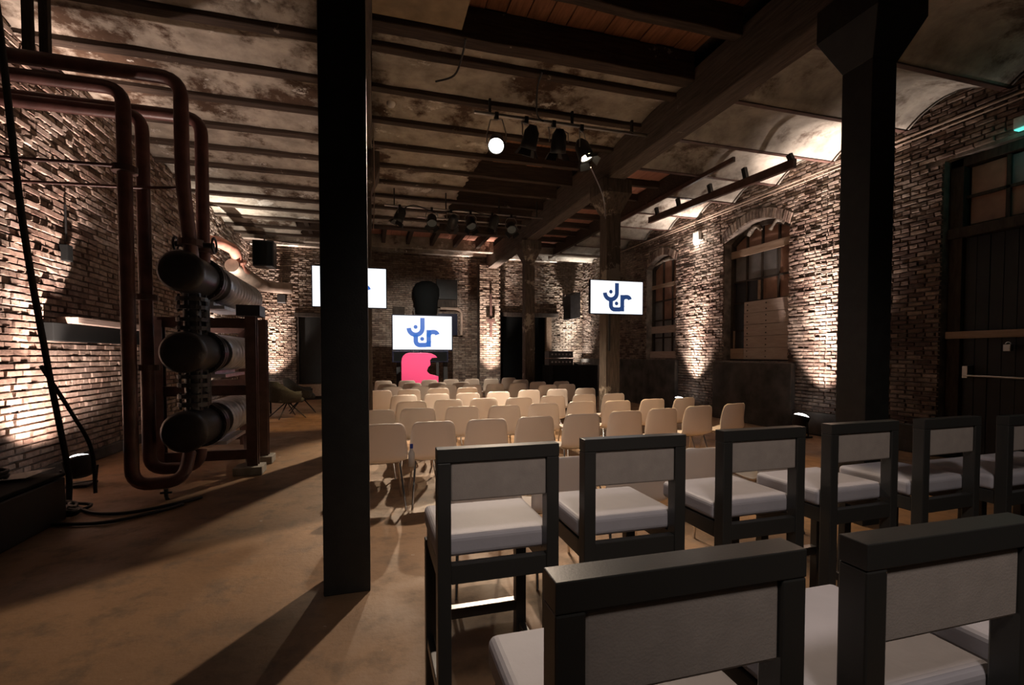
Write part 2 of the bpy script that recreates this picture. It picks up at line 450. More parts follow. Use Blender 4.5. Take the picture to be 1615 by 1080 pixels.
# brick pier on the back wall, under the end of the main beam
pier = structure(MB().box(3.66, 4.40, 16.55, 17.0, 0, 4.62).build('trim_1', M['mortar']))
def small_bricks(parent, P, length, height, mbrick, rot):
    vs_ = []
    for k in range(6):
        vm = MB(); bl_, bh_ = .225, .066; d = .022+random.uniform(-.008, .008); e = .005
        j = lambda: random.uniform(-.004, .004)
        vm.add([(-bl_/2,0,0),(bl_/2,0,0),(bl_/2,0,bh_),(-bl_/2,0,bh_),(-bl_/2+e,d+j(),e),(bl_/2-e,d+j(),e),(bl_/2-e,d+j(),bh_-e),(-bl_/2+e,d+j(),bh_-e)],
               [(4,5,6,7),(0,1,5,4),(1,2,6,5),(2,3,7,6),(3,0,4,7)], tint=random.random()); vs_.append(vm.mesh('brick', mbrick))
    z = .004; r = 0
    while z+.066 < height:
        u = -(.118 if r % 2 else 0)
        while u < length-.05:
            a, b_ = max(0, u), min(length, u+.225); u += .237
            if b_-a < .05: continue
            o = bpy.data.objects.new('brick', random.choice(vs_)); COL.objects.link(o); o.parent = parent
            o.location = P((a+b_)/2, z); o.rotation_euler = rot; o.scale = ((b_-a)/.225, 1, 1)
        z += .078; r += 1
small_bricks(pier, lambda u, z: (3.66+u, 16.55, z), .74, 4.6, M['brick_back'], (0, 0, R(180)))
sb = MB()
for z in range(59):
    sb.box(3.645, 3.66, 16.56+.1*(z % 2), 16.78+.1*(z % 2), .01+z*.078, .072+z*.078)
sb.build('brickwork', M['mortar'], pier, kind='stuff')
# dark render low on the right wall and under the windows, plinths
structure(MB().box(7.66, 7.775, 7.3, 9.5, 0, 1.30).build('trim_2', M['render'], bevel=.02))
structure(MB().box(7.66, 7.775, 10.95, 16.9, 0, 1.33).build('trim_3', M['render'], bevel=.02))
structure(MB().box(7.70, 7.775, 4.95, 7.3, 0, .42).build('baseboard_right', M['render'], bevel=.02))
structure(MB().box(-3.7, -3.63, 3.7, 17, 0, .16).build('baseboard_left', M['render'], bevel=.02))
structure(MB().box(-2.5, .2, 16.92, 16.97, 0, .10).build('baseboard_back', M['darkwood'], bevel=.01))
tag(MB().box(-2.42, -.60, 16.80, 16.925, .12, .50).build('panel', M['batten'], bevel=.01), 'low brown boxing panel below the blacked-out opening behind the armchairs', 'panel')

# ------------------------------------------------------------------ ceiling
ceil = structure(MB().box(-5.0, 9.0, -1.5, 17.5, 5.32, 5.5).build('ceiling', M['darkwood']))
JY = [7.5+.87*k for k in range(-4, 11)]
JB = 4.90
def joist(x0, x1, y, w=.13, zb=JB, zt=5.28, mat_='joist'):
    n_ = 6; mb = MB()
    for i in range(n_+1):
        x = x0+(x1-x0)*i/n_; a, b_ = random.uniform(-.012, .012), random.uniform(-.01, .01)
        mb.v += [(x, y-w/2+a, zb+b_), (x, y+w/2+a, zb+b_*.5), (x, y+w/2, zt), (x, y-w/2, zt)]
    for i in range(n_):
        for k in range(4): mb.f.append((i*4+k, i*4+(k+1) % 4, (i+1)*4+(k+1) % 4, (i+1)*4+k))
    mb.f += [(3,2,1,0), tuple(n_*4+k for k in range(4))]; mb.sm = [False]*len(mb.f); mb.mi = [0]*len(mb.f)
    return mb.build('joist', M[mat_], ceil, bevel=.008, seg=1)
def plaster(x0, x1, y0, y1, zs, rise, name='plaster_panel', m_='plaster', nx=14, ny=8, jit=.006, thick=.03, tear=0):
    mb = MB(); vs = []
    for i in range(nx+1):
        for j in range(ny+1):
            t = j/ny*2-1; x = x0+(x1-x0)*i/nx
            if tear and i == nx: x += random.uniform(-tear, tear)
            vs.append((x, y0+(y1-y0)*j/ny, zs+rise*(1-t*t)+random.uniform(-jit, jit)))
    fs = [(i*(ny+1)+j, i*(ny+1)+j+1, (i+1)*(ny+1)+j+1, (i+1)*(ny+1)+j) for i in range(nx) for j in range(ny)]
    mb.add(vs, fs, True); o = mb.build(name, M[m_], ceil)
    s_ = o.modifiers.new('thick', 'SOLIDIFY'); s_.thickness = thick; s_.offset = 1
    return o
def planks(x0, x1, y0, y1, m_, w=.26, z=5.27):
    x = x0
    while x < x1-.02:
        b_ = min(x1, x+w); dz = random.uniform(-.008, .008)
        MB().box(x+.006, b_-.006, y0, y1, z+dz, z+.03+dz).build('plank', M[m_], ceil); x = b_
for i, y in enumerate(JY):
    if y > 3.9: joist(-3.68, -.31, y, .14)
    if 5.6 < y < 13.7: joist(.03, 3.97, y, .12)
    if y > 7.6: joist(4.27, 6.0, y, .10, JB+.15)
for a, b_ in zip(JY[:-1], JY[1:]):
    if b_ < 13.7: plaster(-3.69, -.31, a+.06, b_-.06, 4.985, .07)
    elif b_ < 16.9:
        plaster(-3.69, -1.9, a+.06, b_-.06, 4.985, .05, tear=.05); planks(-1.88, -.31, a+.06, b_-.06, 'salmon')
    if 5.7 < a < 7.0: plaster(.04, 3.96, a+.06, b_-.06, 4.985, .05)
    elif 7.0 < a < 13.4:
        plaster(.04, 1.95-.03*(a-7.5), a+.06, b_-.06, 4.985, .05, tear=.05)
        planks(1.95, 3.96, a+.06, b_-.06, 'board', .34, 5.2)
    if a > 7.6 and b_ < 16.95: planks(4.28, 5.98, a+.055, b_-.055, 'salmon', .3, 5.19)
# open bay near the camera: deep joists, boards above
for y, w, zb in ((5.42, .20, 4.94), (4.55, .13, 4.98), (3.72, .12, 4.98), (2.86, .12, 4.98), (2.0, .12, 4.98)):
    joist(.03, 3.97, y, w, zb, 5.28)
for y0, y1 in ((4.62, 5.3), (3.79, 4.48), (2.93, 3.65), (2.08, 2.8), (.6, 1.93)): planks(.04, 3.96, y0, y1, 'board', .24)
plaster(.04, 3.96, 5.53, 5.70, 4.99, .02)
MB().box(.04, .98, 4.64, 5.30, 4.99, 5.02).build('chipboard_panel', M['chip'], ceil)
for x, y0, y1 in ((2.05, 3.78, 4.49), (2.9, 2.92, 3.66)): MB().box(x, x+.09, y0, y1, 5.06, 5.24).build('trimmer', M['joist'], ceil)
# open bay beyond the last plaster, with trimmers
joist(.03, 3.97, 13.72, .16, 4.9)
planks(.04, 3.96, 13.82, 16.3, 'salmon', .3, 5.24)
for x in (.35, 1.1, 1.85, 2.6, 3.35): MB().box(x, x+.11, 13.8, 15.8, 4.98, 5.2).build('trimmer', M['joist'], ceil)
for x in (-1.7, -.95): MB().box(x, x+.11, 13.8, 16.2, 4.98, 5.2).build('trimmer', M['joist'], ceil)
joist(-3.6, 3.97, 15.9, .22, 4.88, 5.28, 'whitewood')
joist(-3.6, 3.97, 16.86, .2, 4.93, 5.28, 'whitewood'); joist(4.27, 7.7, 16.86, .2, 4.9, 5.28, 'whitewood')
joist(4.27, 7.7, 15.6, .2, 4.86, 5.28, 'whitewood')
# right aisle: shallow vaults between steel beams
VY = [.6+1.2*k for k in range(14)]
for a, b_ in zip(VY[:-1], VY[1:]):
    if b_ > 16.2: break
    plaster(4.26 if b_ < 8.0 else 6.1, 7.79, a, b_, 4.84, .27, 'vault_panel', 'vault', 10, 12, .004, .04)
for y in VY[:-1]:
    if y > 15.5: break
    x0 = 4.26 if y < 8.0 else 6.05
    MB().box(x0, 7.79, y-.035, y+.035, 4.80, 4.83).box(x0, 7.79, y-.006, y+.006, 4.83, 4.96).build('steel_beam', M['pipe_dark'], ceil)
MB().box(6.0, 6.1, 7.85, 16.0, 4.86, 5.2).build('trimmer', M['joist'], ceil)
# conduit along the right wall
tag(MB().tube([(7.70, 2.0, 4.66), (7.70, 8, 4.72), (7.70, 15.5, 4.76)], .018, 8).tube([(7.70, 3.0, 4.60), (7.70, 8, 4.66), (7.70, 11.5, 4.69)], .012, 8).build('conduit', M['duct']),
    'thin pale conduit running along the top of the right brick wall', 'conduit')

# ------------------------------------------------------------------ main beams and columns
def timber(name, label, x0, x1, y0, y1, z0, z1, m_):
    n_ = 24; mb = MB()
    for i in range(n_+1):
        y = y0+(y1-y0)*i/n_; a = random.uniform(-.012, .012); b_ = random.uniform(-.01, .01)
        mb.v += [(x0+a, y, z0+b_), (x1+a, y, z0+b_*.4), (x1, y, z1), (x0, y, z1)]
    for i in range(n_):
        for k in range(4): mb.f.append((i*4+(k+1) % 4, i*4+k, (i+1)*4+k, (i+1)*4+(k+1) % 4))
    mb.f += [(0,1,2,3), tuple(n_*4+k for k in (3,2,1,0))]; mb.sm = [False]*len(mb.f); mb.mi = [0]*len(mb.f)
    return tag(mb.build(name, M[m_], bevel=.02, seg=2), label, 'beam')
timber('timber_beam', 'thick weathered main beam running over the right row of columns to the back wall', 3.97, 4.27, 1.0, 16.9, 4.50, 5.10, 'beam')
timber('timber_beam', 'brown main beam hidden above the black column left of the white chairs', -.30, .03, .8, 16.9, 4.52, 5.14, 'beam')
def column(label, x, y, w, m_, z0=3.93, flare=.13, base=False):
    t = thing('column', label, 'column', (x, y, 0))
    h = w/2
    MB().box(-h, h, -h, h, 0, z0).build('shaft', M[m_], t, bevel=.006)
    k = h+flare; mb = MB()
    mb.add([(-h,-h,z0),(h,-h,z0),(h,h,z0),(-h,h,z0),(-k,-k,z0+.32),(k,-k,z0+.32),(k,k,z0+.32),(-k,k,z0+.32),(-k,-k,4.5),(k,-k,4.5),(k,k,4.5),(-k,k,4.5)],
           [(0,1,5,4),(1,2,6,5),(2,3,7,6),(3,0,4,7),(4,5,9,8),(5,6,10,9),(6,7,11,10),(7,4,8,11),(8,9,10,11),(3,2,1,0)])
    mb.build('capital', M[m_], t, bevel=.006)
    return t
column('square black column standing alone left of the white chairs, nearest the camera', -.15, 3.185, .27, 'black_column')
column('timber column behind the black one, carrying the left screen', -.135, 7.85, .31, 'post')
column('black column with flared capital behind the grey bar stools on the right', 4.12, 3.18, .27, 'black_column', 3.9, .14)
column('weathered brown timber column behind the right hanging screen', 4.12, 7.84, .27, 'post', 3.95, .14)
column('patchy timber column farthest away, beside the black back doorway', 4.12, 12.49, .27, 'post', 3.95, .14)

# ------------------------------------------------------------------ windows, doors, openings
def rect(mb, x, y0, y1, z0, z1, t=.02): return mb.box(x-t/2, x+t/2, y0, y1, z0, z1)
def win_frame(o, w, x, cols, rows):
    mb = MB(); a, b_, z0, z1 = o['u0'], o['u1'], o['z0'], o['z1']
    rect(mb, x, a, a+.07, z0, z1+.05, .09); rect(mb, x, b_-.07, b_, z0, z1+.05, .09); rect(mb, x, a, b_, z0, z0+.07, .09)
    K = 12
    for k in range(K):
        ua, ub = a+(b_-a)*k/K, a+(b_-a)*(k+1)/K
        mb.bar((x, ua, arch_z(o, ua)-.05), (x, ub, arch_z(o, ub)-.05), .09, .1)
    for y in cols[1:-1]: rect(mb, x, y-.018, y+.018, z0, arch_z(o, y)-.03, .05)
    for z in rows[1:-1]: rect(mb, x, a, b_, z-.018, z+.018, .05)
    mb.build('window_frame', M['darkwood'], w)
def panes(o, w, x, cols, rows, pick):
    for i in range(len(cols)-1):
        for j in range(len(rows)-1):
            m_ = pick(i, j)
            if m_ is None: continue
            y0, y1, z0, z1 = cols[i]+.02, cols[i+1]-.02, rows[j]+.02, rows[j+1]-.02
            mb = MB()
            if j == len(rows)-2:
                za, zb = arch_z(o, y0)-.04, arch_z(o, y1)-.04
                mb.add([(x,y0,z0),(x,y1,z0),(x,y1,zb),(x,y0,za),(x+.02,y0,z0),(x+.02,y1,z0),(x+.02,y1,zb),(x+.02,y0,za)],
                       [(0,1,2,3),(7,6,5,4),(0,4,5,1),(1,5,6,2),(2,6,7,3),(3,7,4,0)])
            else: rect(mb, x, y0, y1, z0, z1)
            mb.build('pane', M[m_], w)
def empty_structure(name, loc=(0,0,0)):
    o = bpy.data.objects.new(name, None); COL.objects.link(o); o.location = loc; o['kind'] = 'structure'; return o
# window_1: the far arched window
w1 = empty_structure('window_1'); wx = 8.03
c1 = [11.17, 11.6, 12.03, 12.48]; r1 = [1.43, 1.95, 2.45, 3.0, 3.42, 4.1]
win_frame(WIN1, w1, wx, c1, r1)
panes(WIN1, w1, wx+.02, c1, r1, lambda i, j: ('greypane' if j < 2 or (j == 2 and i > 1) else 'brownpane'))
rect(MB(), wx-.06, 11.12, 12.53, 3.36, 3.47, .03).build('batten', M['batten'], w1)
rect(MB(), wx-.06, 11.12, 12.53, 2.08, 2.28, .03).build('batten', M['paleboard'], w1)
rect(MB(), wx-.10, 11.12, 12.53, 1.37, 1.56, .04).build('sill_board', M['paleboard'], w1)
MB().tube([(wx-.05, 11.2+.1*k, 4.02+.1*math.sin(k*.24)+.012*random.random()) for k in range(13)], [.03+.02*random.random() for _ in range(13)], 7).build('foam_edge', M['whitewood'], w1)
# window_2: the near arched window, half boarded up
w2 = empty_structure('window_2')
c2 = [7.57, 7.98, 8.42, 8.85, 9.23]; r2 = [1.40, 2.0, 2.62, 3.10, 3.72, 4.2]
win_frame(WIN2, w2, wx, c2, r2)
def pk2(i, j):
    if j == 4: return 'brownpane'
    if j == 3: return 'greypane' if i > 0 else 'brownpane'
    if j == 2: return 'brownpane' if i < 2 else 'darkpane'
    return 'darkpane'
panes(WIN2, w2, wx+.02, c2, r2, pk2)
rect(MB(), wx-.07, 7.52, 9.26, 3.64, 3.80, .035).build('batten', M['batten'], w2)
for k in range(5):
    z0 = 1.36+.252*k
    rect(MB(), wx-.09+random.uniform(-.004, .004), 7.52, 8.82, z0, z0+.246, .03).build('crate_board', M['paleboard'], w2, bevel=.004)
nb = MB()
for k in range(5):
    for y in (7.62, 8.2, 8.72):
        for dz in (.06, .18): nb.box(wx-.112, wx-.10, y-.012, y+.012, 1.36+.252*k+dz-.012, 1.36+.252*k+dz+.012)
nb.build('nail_heads', M['rubber'], w2, kind='stuff')
rect(MB(), wx-.08, 8.84, 9.24, 1.36, 1.60, .03).build('crate_board', M['batten'], w2)
rect(MB(), wx-.08, 8.40, 8.44, 2.64, 3.05, .04).build('batten', M['batten'], w2)
rect(MB(), wx-.08, 9.12, 9.15, 1.6, 2.0, .03).build('batten', M['batten'], w2)
for y in (8.0, 8.6): MB().tube([(wx-.05, y-.18+.06*k, 4.10+.10*math.sin(k*.6)+.03*random.random()) for k in range(7)], [.025+.03*random.random() for _ in range(7)], 7).build('foam_edge', M['whitewood'], w2)
# door_1: the wide dark door with a transom window
d1 = empty_structure('door_1'); dx = 7.98
mb = MB(); rect(mb, dx, 4.72, 4.88, 0, 4.18, .16); rect(mb, dx, 1.92, 2.05, 0, 4.18, .16); rect(mb, dx, 1.92, 4.88, 4.06, 4.18, .16); rect(mb, dx-.03, 1.92, 4.88, 3.08, 3.22, .2)
mb.build('door_frame', M['darkwood'], d1, bevel=.008)
y = 2.06
while y < 4.7:
    rect(MB(), dx+random.uniform(-.004, .004), y+.003, min(4.71, y+.145)-.003, .02, 3.07, .05).build('door_plank', M['doorblack'], d1); y += .148
for i, (y0, y1) in enumerate(((4.28, 4.68), (3.84, 4.24), (3.40, 3.80), (2.96, 3.36), (2.52, 2.92), (2.1, 2.48))):
    for j, (z0, z1) in enumerate(((3.26, 3.62), (3.66, 4.04))):
        rect(MB(), dx+.02, y0, y1, z0, z1).build('pane', M['greypane' if (i+j) % 3 == 2 else 'brownpane'], d1)
mb = MB()
for y in (4.26, 3.82, 3.38, 2.94, 2.5): rect(mb, dx, y-.022, y+.022, 3.22, 4.06, .05)
rect(mb, dx, 2.06, 4.72, 3.62, 3.66, .05); mb.build('glazing_bars', M['darkwood'], d1)
tag(rect(MB(), 7.86, 2.4, 4.86, 1.68, 1.78, .05).build('bolt_bar', M['batten'], bevel=.005), 'rough wooden bar across the wide dark door', 'bar')
tag(MB().tube([(7.84, 4.62, 1.17), (7.84, 2.5, 1.13)], .014, 8).box(7.83, 7.97, 4.58, 4.64, 1.14, 1.30).build('push_rod', M['steel']), 'thin metal push rod across the lower dark door', 'rod')
t = thing('padlock', 'small bright padlock below the wooden bar on the dark door', 'lock', (7.86, 4.16, 1.5))
MB().box(-.03, .03, -.04, .04, 0, .09).build('body', M['steel'], t, bevel=.008); MB().tube(arc((0, 0, .09), .03, 0, 180, 8, 'yz'), .008, 6).build('shackle', M['chrome'], t)
# door_2: blacked-out opening behind the armchairs; door_3: black doorway beside the booth
d2 = empty_structure('door_2')
MB().box(-2.32, -.72, 17.12, 17.16, .52, 2.72).build('blackout_panel', M['doorblack'], d2)
MB().box(-2.36, -.68, 16.93, 17.05, 2.70, 2.82).build('lintel', M['darkwood'], d2)
MB().box(-2.34, -.70, 16.95, 17.14, .46, .53).build('sill', M['darkwood'], d2)
MB().box(-2.32, -2.25, 17.0, 17.12, .52, 2.72).build('jamb', M['darkwood'], d2)
d3 = empty_structure('door_3')
MB().box(4.56, 6.48, 17.14, 17.18, 0, 2.88).build('black_curtain', M['cloth_black'], d3)
MB().box(4.45, 6.75, 16.88, 17.02, 2.86, 3.0).build('lintel', M['darkwood'], d3)
MB().box(6.30, 6.50, 16.95, 17.12, 0, 2.88).build('jamb', M['batten'], d3)

# ------------------------------------------------------------------ grey bar stools
def make_stool():
    t = thing('bar_stool', '', 'stool'); w = .225; p = .048; d = .44
    fm = M['frame_grey']
    for s_ in (-1, 1):
        MB().box(s_*w-(p if s_ > 0 else 0), s_*w+(p if s_ < 0 else 0), 0, .055, 0, 1.077).build('back_post', fm, t, bevel=.004)
    for s_ in (-1, 1):
        MB().box(s_*w-(p if s_ > 0 else 0), s_*w+(p if s_ < 0 else 0), d-.045, d, 0, .665).build('front_leg', fm, t, bevel=.004)
    MB().box(-w, w, 0, .055, 1.0775, 1.125).build('top_rail', fm, t, bevel=.002)
    MB().box(-w+p+.001, w-p-.001, .008, .040, .938, 1.076).build('back_pad', M['pad'], t, bevel=.006)
    mb = MB(); mb.box(-w+p, w-p, .005, .04, .645, .715).box(-w+p, w-p, d-.04, d-.005, .645, .715)
    mb.box(-w+.006, -w+.04, .055, d-.045, .645, .715).box(w-.04, w-.006, .055, d-.045, .645, .715)
    mb.build('seat_frame', fm, t, bevel=.003)
    MB().box(-w, w, .058, d+.01, .718, .80).build('seat_cushion', M['cushion'], t, bevel=.022, seg=4)
    mb = MB(); mb.box(-w+.005, -w+.035, .055, d-.045, .20, .245).box(w-.035, w-.005, .055, d-.045, .20, .245); mb.build('stretcher', fm, t, bevel=.003)
    fr = MB().box(-w+p, w-p, d-.04, d-.008, .30, .345).build('footrest', fm, t, bevel=.003)
    MB().box(-w+p, w-p, d-.042, d-.006, .345, .349).build('wear_plate', M['steel'], fr)
    return t
ST = [(.44, 1.65, 0.0, 'grey bar stool with white cushion, leftmost of the middle row, right of the black column'),
      (1.01, 1.685, -.01, 'second grey bar stool from the left in the row behind the white chairs'),
      (1.67, 1.715, .01, 'third grey bar stool from the left in the row behind the white chairs'),
      (2.29, 1.74, .03, 'fourth grey bar stool from the left, in front of the right black column'),
      (2.89, 1.74, .04, 'fifth grey bar stool from the left, just right of the right black column'),
      (3.45, 1.70, .03, 'grey bar stool at the right edge of the photo in the middle row'),
      (4.02, 1.72, .03, 'grey bar stool beyond the right edge, only its white seat showing'),
      (.475, .63, -.01, 'closest grey bar stool at the bottom centre, its back largest in the photo'),
      (1.04, .61, -.01, 'close grey bar stool at the bottom right corner of the photo'),
      (1.60, .61, 0, 'grey bar stool outside the bottom right corner beside the closest stools')]
proto = make_stool()
for i, (x, y, rz, lb) in enumerate(ST):
    o = proto if i == 0 else copy_tree(proto)
    o.location = (x, y, 0); o.rotation_euler = (0, 0, rz); o['label'] = lb; o['group'] = 'grey bar stools at the back'

# ------------------------------------------------------------------ white shell chairs
def make_chair():
    t = thing('shell_chair', '', 'chair')
    ctrl = [(.235, .425), (.215, .447), (.16, .455), (.05, .445), (-.06, .437), (-.13, .440), (-.175, .462), (-.200, .505), (-.215, .57), (-.232, .66), (-.25, .75), (-.262, .80), (-.267, .825)]
    hw =   [.185, .205, .215, .22, .222, .224, .226, .226, .223, .213, .203, .190, .150]
    NT = 8; vs = []; n_ = len(ctrl)
    for i, ((y, z), h) in enumerate(zip(ctrl, hw)):
        back = max(0, min(1, (z-.46)/.12)) if y < -.1 else 0
        for j in range(NT+1):
            u = j/NT*2-1; a = abs(u)
            dy = back*.055*a**2.2; dz = (1-back)*.022*a**3-(.012*a**4 if i == 0 else 0)
            if i == n_-1: dz -= .014*a**2
            vs.append((u*h, y+dy, z+dz))
    fs = [(i*(NT+1)+j, (i+1)*(NT+1)+j, (i+1)*(NT+1)+j+1, i*(NT+1)+j+1) for i in range(n_-1) for j in range(NT)]
    o = MB().add(vs, fs, True).build('seat_shell', M['shell'], t)
    s_ = o.modifiers.new('sub', 'SUBSURF'); s_.levels = 1; s_.render_levels = 1
    k = o.modifiers.new('thick', 'SOLIDIFY'); k.thickness = .011; k.offset = -1
    for sx in (-1, 1):
        MB().tube([(sx*.165, -.10, .418), (sx*.205, -.235, 0)], .011, 8).build('leg', M['chrome'], t)
        MB().tube([(sx*.165, .14, .425), (sx*.205, .225, 0)], .011, 8).build('leg', M['chrome'], t)
    mb = MB()
    for sx in (-1, 1): mb.tube([(sx*.165, -.105, .417), (sx*.165, .145, .424)], .010, 8)
    mb.tube([(-.165, -.06, .417), (.165, -.06, .417)], .009, 8).tube([(-.165, .10, .421), (.165, .10, .421)], .009, 8)
    mb.build('under_frame', M['chrome'], t)
    return t
ORD = ['first', 'second', 'third', 'fourth', 'fifth', 'sixth', 'seventh', 'eighth', 'ninth', 'tenth']
ROWS = [  # back of each chair at floor plan (x, y); rows counted from the bar stools towards the stage
    ('in the row against the bar stools', [(.68, 2.78), (1.18, 2.75), (1.69, 2.74), (2.22, 2.75), (3.16, 3.02)]),
    ('second row from the bar stools', [(.10, 4.54), (.57, 4.58), (1.10, 4.60), (1.63, 4.65), (2.18, 4.71), (2.78, 4.84), (3.34, 4.95), (3.94, 5.07), (4.60, 5.20)]),
    ('third row from the bar stools', [(.06, 5.72), (.53, 5.78), (1.08, 5.83), (1.61, 5.79), (2.18, 5.91), (2.76, 6.0), (3.30, 5.98), (3.92, 6.07), (4.50, 6.12)]),
    ('fourth row from the bar stools', [(.53, 6.71), (1.06, 6.80), (1.59, 6.86), (2.12, 6.83), (2.72, 6.98), (3.30, 7.07), (3.86, 7.12)]),
    ('fifth row from the bar stools', [(.50, 7.76), (1.03, 7.86), (1.55, 7.87), (2.12, 8.04), (2.75, 8.25), (3.33, 8.32), (3.95, 8.43)]),
    ('sixth row from the bar stools', [(.15, 8.87), (.67, 9.03), (1.24, 9.20), (1.80, 9.22)]),
    ('seventh row from the bar stools', [(.40, 9.82), (.96, 9.95), (1.54, 10.13), (2.08, 10.14), (2.64, 10.30), (3.20, 10.40), (3.62, 9.62), (4.10, 9.72)]),
    ('second row back from the stage', [(.34, 10.90), (.90, 11.1), (1.47, 11.15), (2.04, 11.2), (3.82, 10.80), (4.42, 10.80)]),
    ('front row nearest the stage', [(.29, 12.30), (.86, 12.24), (1.43, 12.36), (2.01, 12.50), (2.57, 12.52), (3.11, 12.55), (3.72, 12.99), (3.70, 11.80)]),
]
proto = make_chair(); first = True
for rn, (row, pts) in enumerate(ROWS):
    for i, (x, y) in enumerate(sorted(pts)):
        o = proto if first else copy_tree(proto); first = False
        rz = random.uniform(-.05, .05)+(max(0, x-3.2)*.10 if rn < 4 else 0)
        o.location = (x+math.sin(rz)*-.26, y+.26, 0); o.rotation_euler = (0, 0, rz)
        q = ORD[i]+' from left' if i < len(pts)-1 else 'rightmost'
        o['label'] = 'white plastic shell chair, '+q+', '+row
        o['group'] = 'white shell chairs facing the stage'
t = thing('bottle', 'small bottle with blue cap between two white chairs of the second row', 'bottle', (.36, 4.62, 0))
MB().lathe([(0, .40), (.03, .40), (.031, .52), (.012, .56), (.012, .58)], 12).build('body', M['paper'], t); MB().lathe([(.015, .57), (.016, .61), (0, .612)], 12).build('cap', M['bluecap'], t)

# ------------------------------------------------------------------ screens
def stroke(pts, w):
    L_, R_ = [], []
    for i, p in enumerate(pts):
        a = Vector(pts[max(i-1, 0)]); b_ = Vector(pts[min(i+1, len(pts)-1)]); d = (b_-a).normalized(); n_ = Vector((-d.y, d.x))
        L_.append(Vector(p)+n_*w/2); R_.append(Vector(p)-n_*w/2)
    return L_, R_
def carc(cx, cy, r, a0, a1, n_=14): return [(cx+r*math.cos(R(a0+(a1-a0)*i/n_)), cy+r*math.sin(R(a0+(a1-a0)*i/n_))) for i in range(n_+1)]
# logo drawn in its own units: screen is 501 wide, 288 high, origin at top left, y down
LOGO = [ [(353, 17), (353, 105)]+carc(295.5, 105, 57.5, 0, 180),
         [(296, 158), (296, 215)]+carc(331, 215, 35, 180, 90, 8)+carc(373, 215, 35, 90, 0, 8)[1:],
         [(406, 120), (406, 266)],
         [(406, 180)]+carc(440, 171, 34, 180, 270, 8)+carc(452, 167, 30, 270, 345, 8) ]
DOTS = [(295, 95), (350, 197)]
def screen(name, label, x0, y, z0, w, h, logo_m, bez=.018, cat='screen', thick=.06, logo=True):
    t = thing(name, label, cat, (x0, y, z0))
    MB().box(-bez, w+bez, .004, thick, -bez, h+bez).build('housing', M['bezel'], t, bevel=.004)
    MB().box(0, w, .0, .0035, 0, h).build('display', M['screen_white'], t)
    if logo:
        sx, sz = w/501, h/288; mb = MB()
        def P(p, yy): return ((p[0]-(105 if False else 0))*sx, yy, h-p[1]*sz)
        off = -105
        for st in LOGO:
            L_, R_ = stroke(st, 38)
            vs = [P((q.x+off, q.y), -.0012) for q in L_]+[P((q.x+off, q.y), -.0012) for q in R_]; k = len(L_)
            mb.add(vs, [(i, i+1, k+i+1, k+i) for i in range(k-1)])
        for cx, cy in DOTS:
            mb.add([P((cx+off+17*math.cos(R(30*k)), cy+17*math.sin(R(30*k))), -.0014) for k in range(12)], [tuple(range(12))])
        mb.build('logo', M[logo_m], t)
    return t
LG = 'white screen with a dark blue letter logo'
t = screen('display_screen', 'right hanging lit screen with a navy letter logo on the timber column', 3.49, 7.30, 2.145, .965, .545, 'logo_navy', .014)
MB().tube([(.5, .30, -.62), (.5, .30, .3)], .02, 8).box(.36, .64, .06, .45, .15, .35).build('mount', M['black'], t)
t = screen('display_screen', 'left hanging lit screen half hidden by the black column', -.77, 7.20, 2.13, .985, .555, 'logo_blue', .014)
MB().box(.45, .75, .06, .50, .15, .35).tube([(.12, .05, .5), (.12, .05, 2.8)], .008, 6).build('mount', M['black'], t)
t = screen('display_screen', 'big lit screen with a blue letter logo on the stage behind the pink lectern', .62, 14.6, 1.62, 1.74, 1.0, 'logo_blue', .03)
MB().box(.1, .22, .07, .2, -1.62, .3).box(1.5, 1.62, .07, .2, -1.62, .3).box(.0, 1.7, .0, .5, -1.62, -1.56).build('stand', M['black'], t)
t = thing('soundbar', 'dark box under the big stage screen behind the pink lectern', 'speaker', (.62, 14.48, 1.24))
MB().box(-.03, 1.62, 0, .085, 0, .335).build('case', M['bezel'], t, bevel=.01); MB().box(.02, 1.57, -.006, .0, .03, .30).build('grille', M['cloth_black'], t)
MB().box(.25, .33, .0, .08, -1.24, 0).box(1.25, 1.33, 0, .08, -1.24, 0).build('support', M['black'], t)
# pink lectern: bite-shaped panel
t = thing('lectern', 'bright pink lectern panel with a bitten right edge in front of the stage screen', 'lectern', (0, 13.95, 0))
poly = [(.82, .28), (.82, 1.28)]+[(.82+.24-.24*math.cos(R(a)), 1.28+.24*math.sin(R(a))) for a in (20, 40, 60, 80, 90)]+[(1.50, 1.52), (1.66, 1.50), (1.78, 1.44), (1.83, 1.38), (1.68, 1.37), (1.62, 1.30), (1.64, 1.17), (1.57, 1.10), (1.53, 1.0), (1.60, .92), (1.72, .88), (1.86, .84), (1.86, .28)]
MB().prism([(x, z) for x, z in poly], -.03, .03, Matrix.Rotation(R(90), 4, 'X')).build('front_panel', M['pink'], t, bevel=.006)
MB().box(.95, 1.55, .04, .42, 1.10, 1.14).box(1.0, 1.5, .04, .40, 0, .03).box(1.2, 1.3, .04, .3, .03, 1.1).build('stand', M['black'], t)
for k, x in enumerate((1.14, 1.36)): 
    MB().tube([(x, .2, 1.14), (x+.01, .16, 1.45), (x+.02, .10, 1.58)], .008, 6).build('microphone', M['steel'], t)

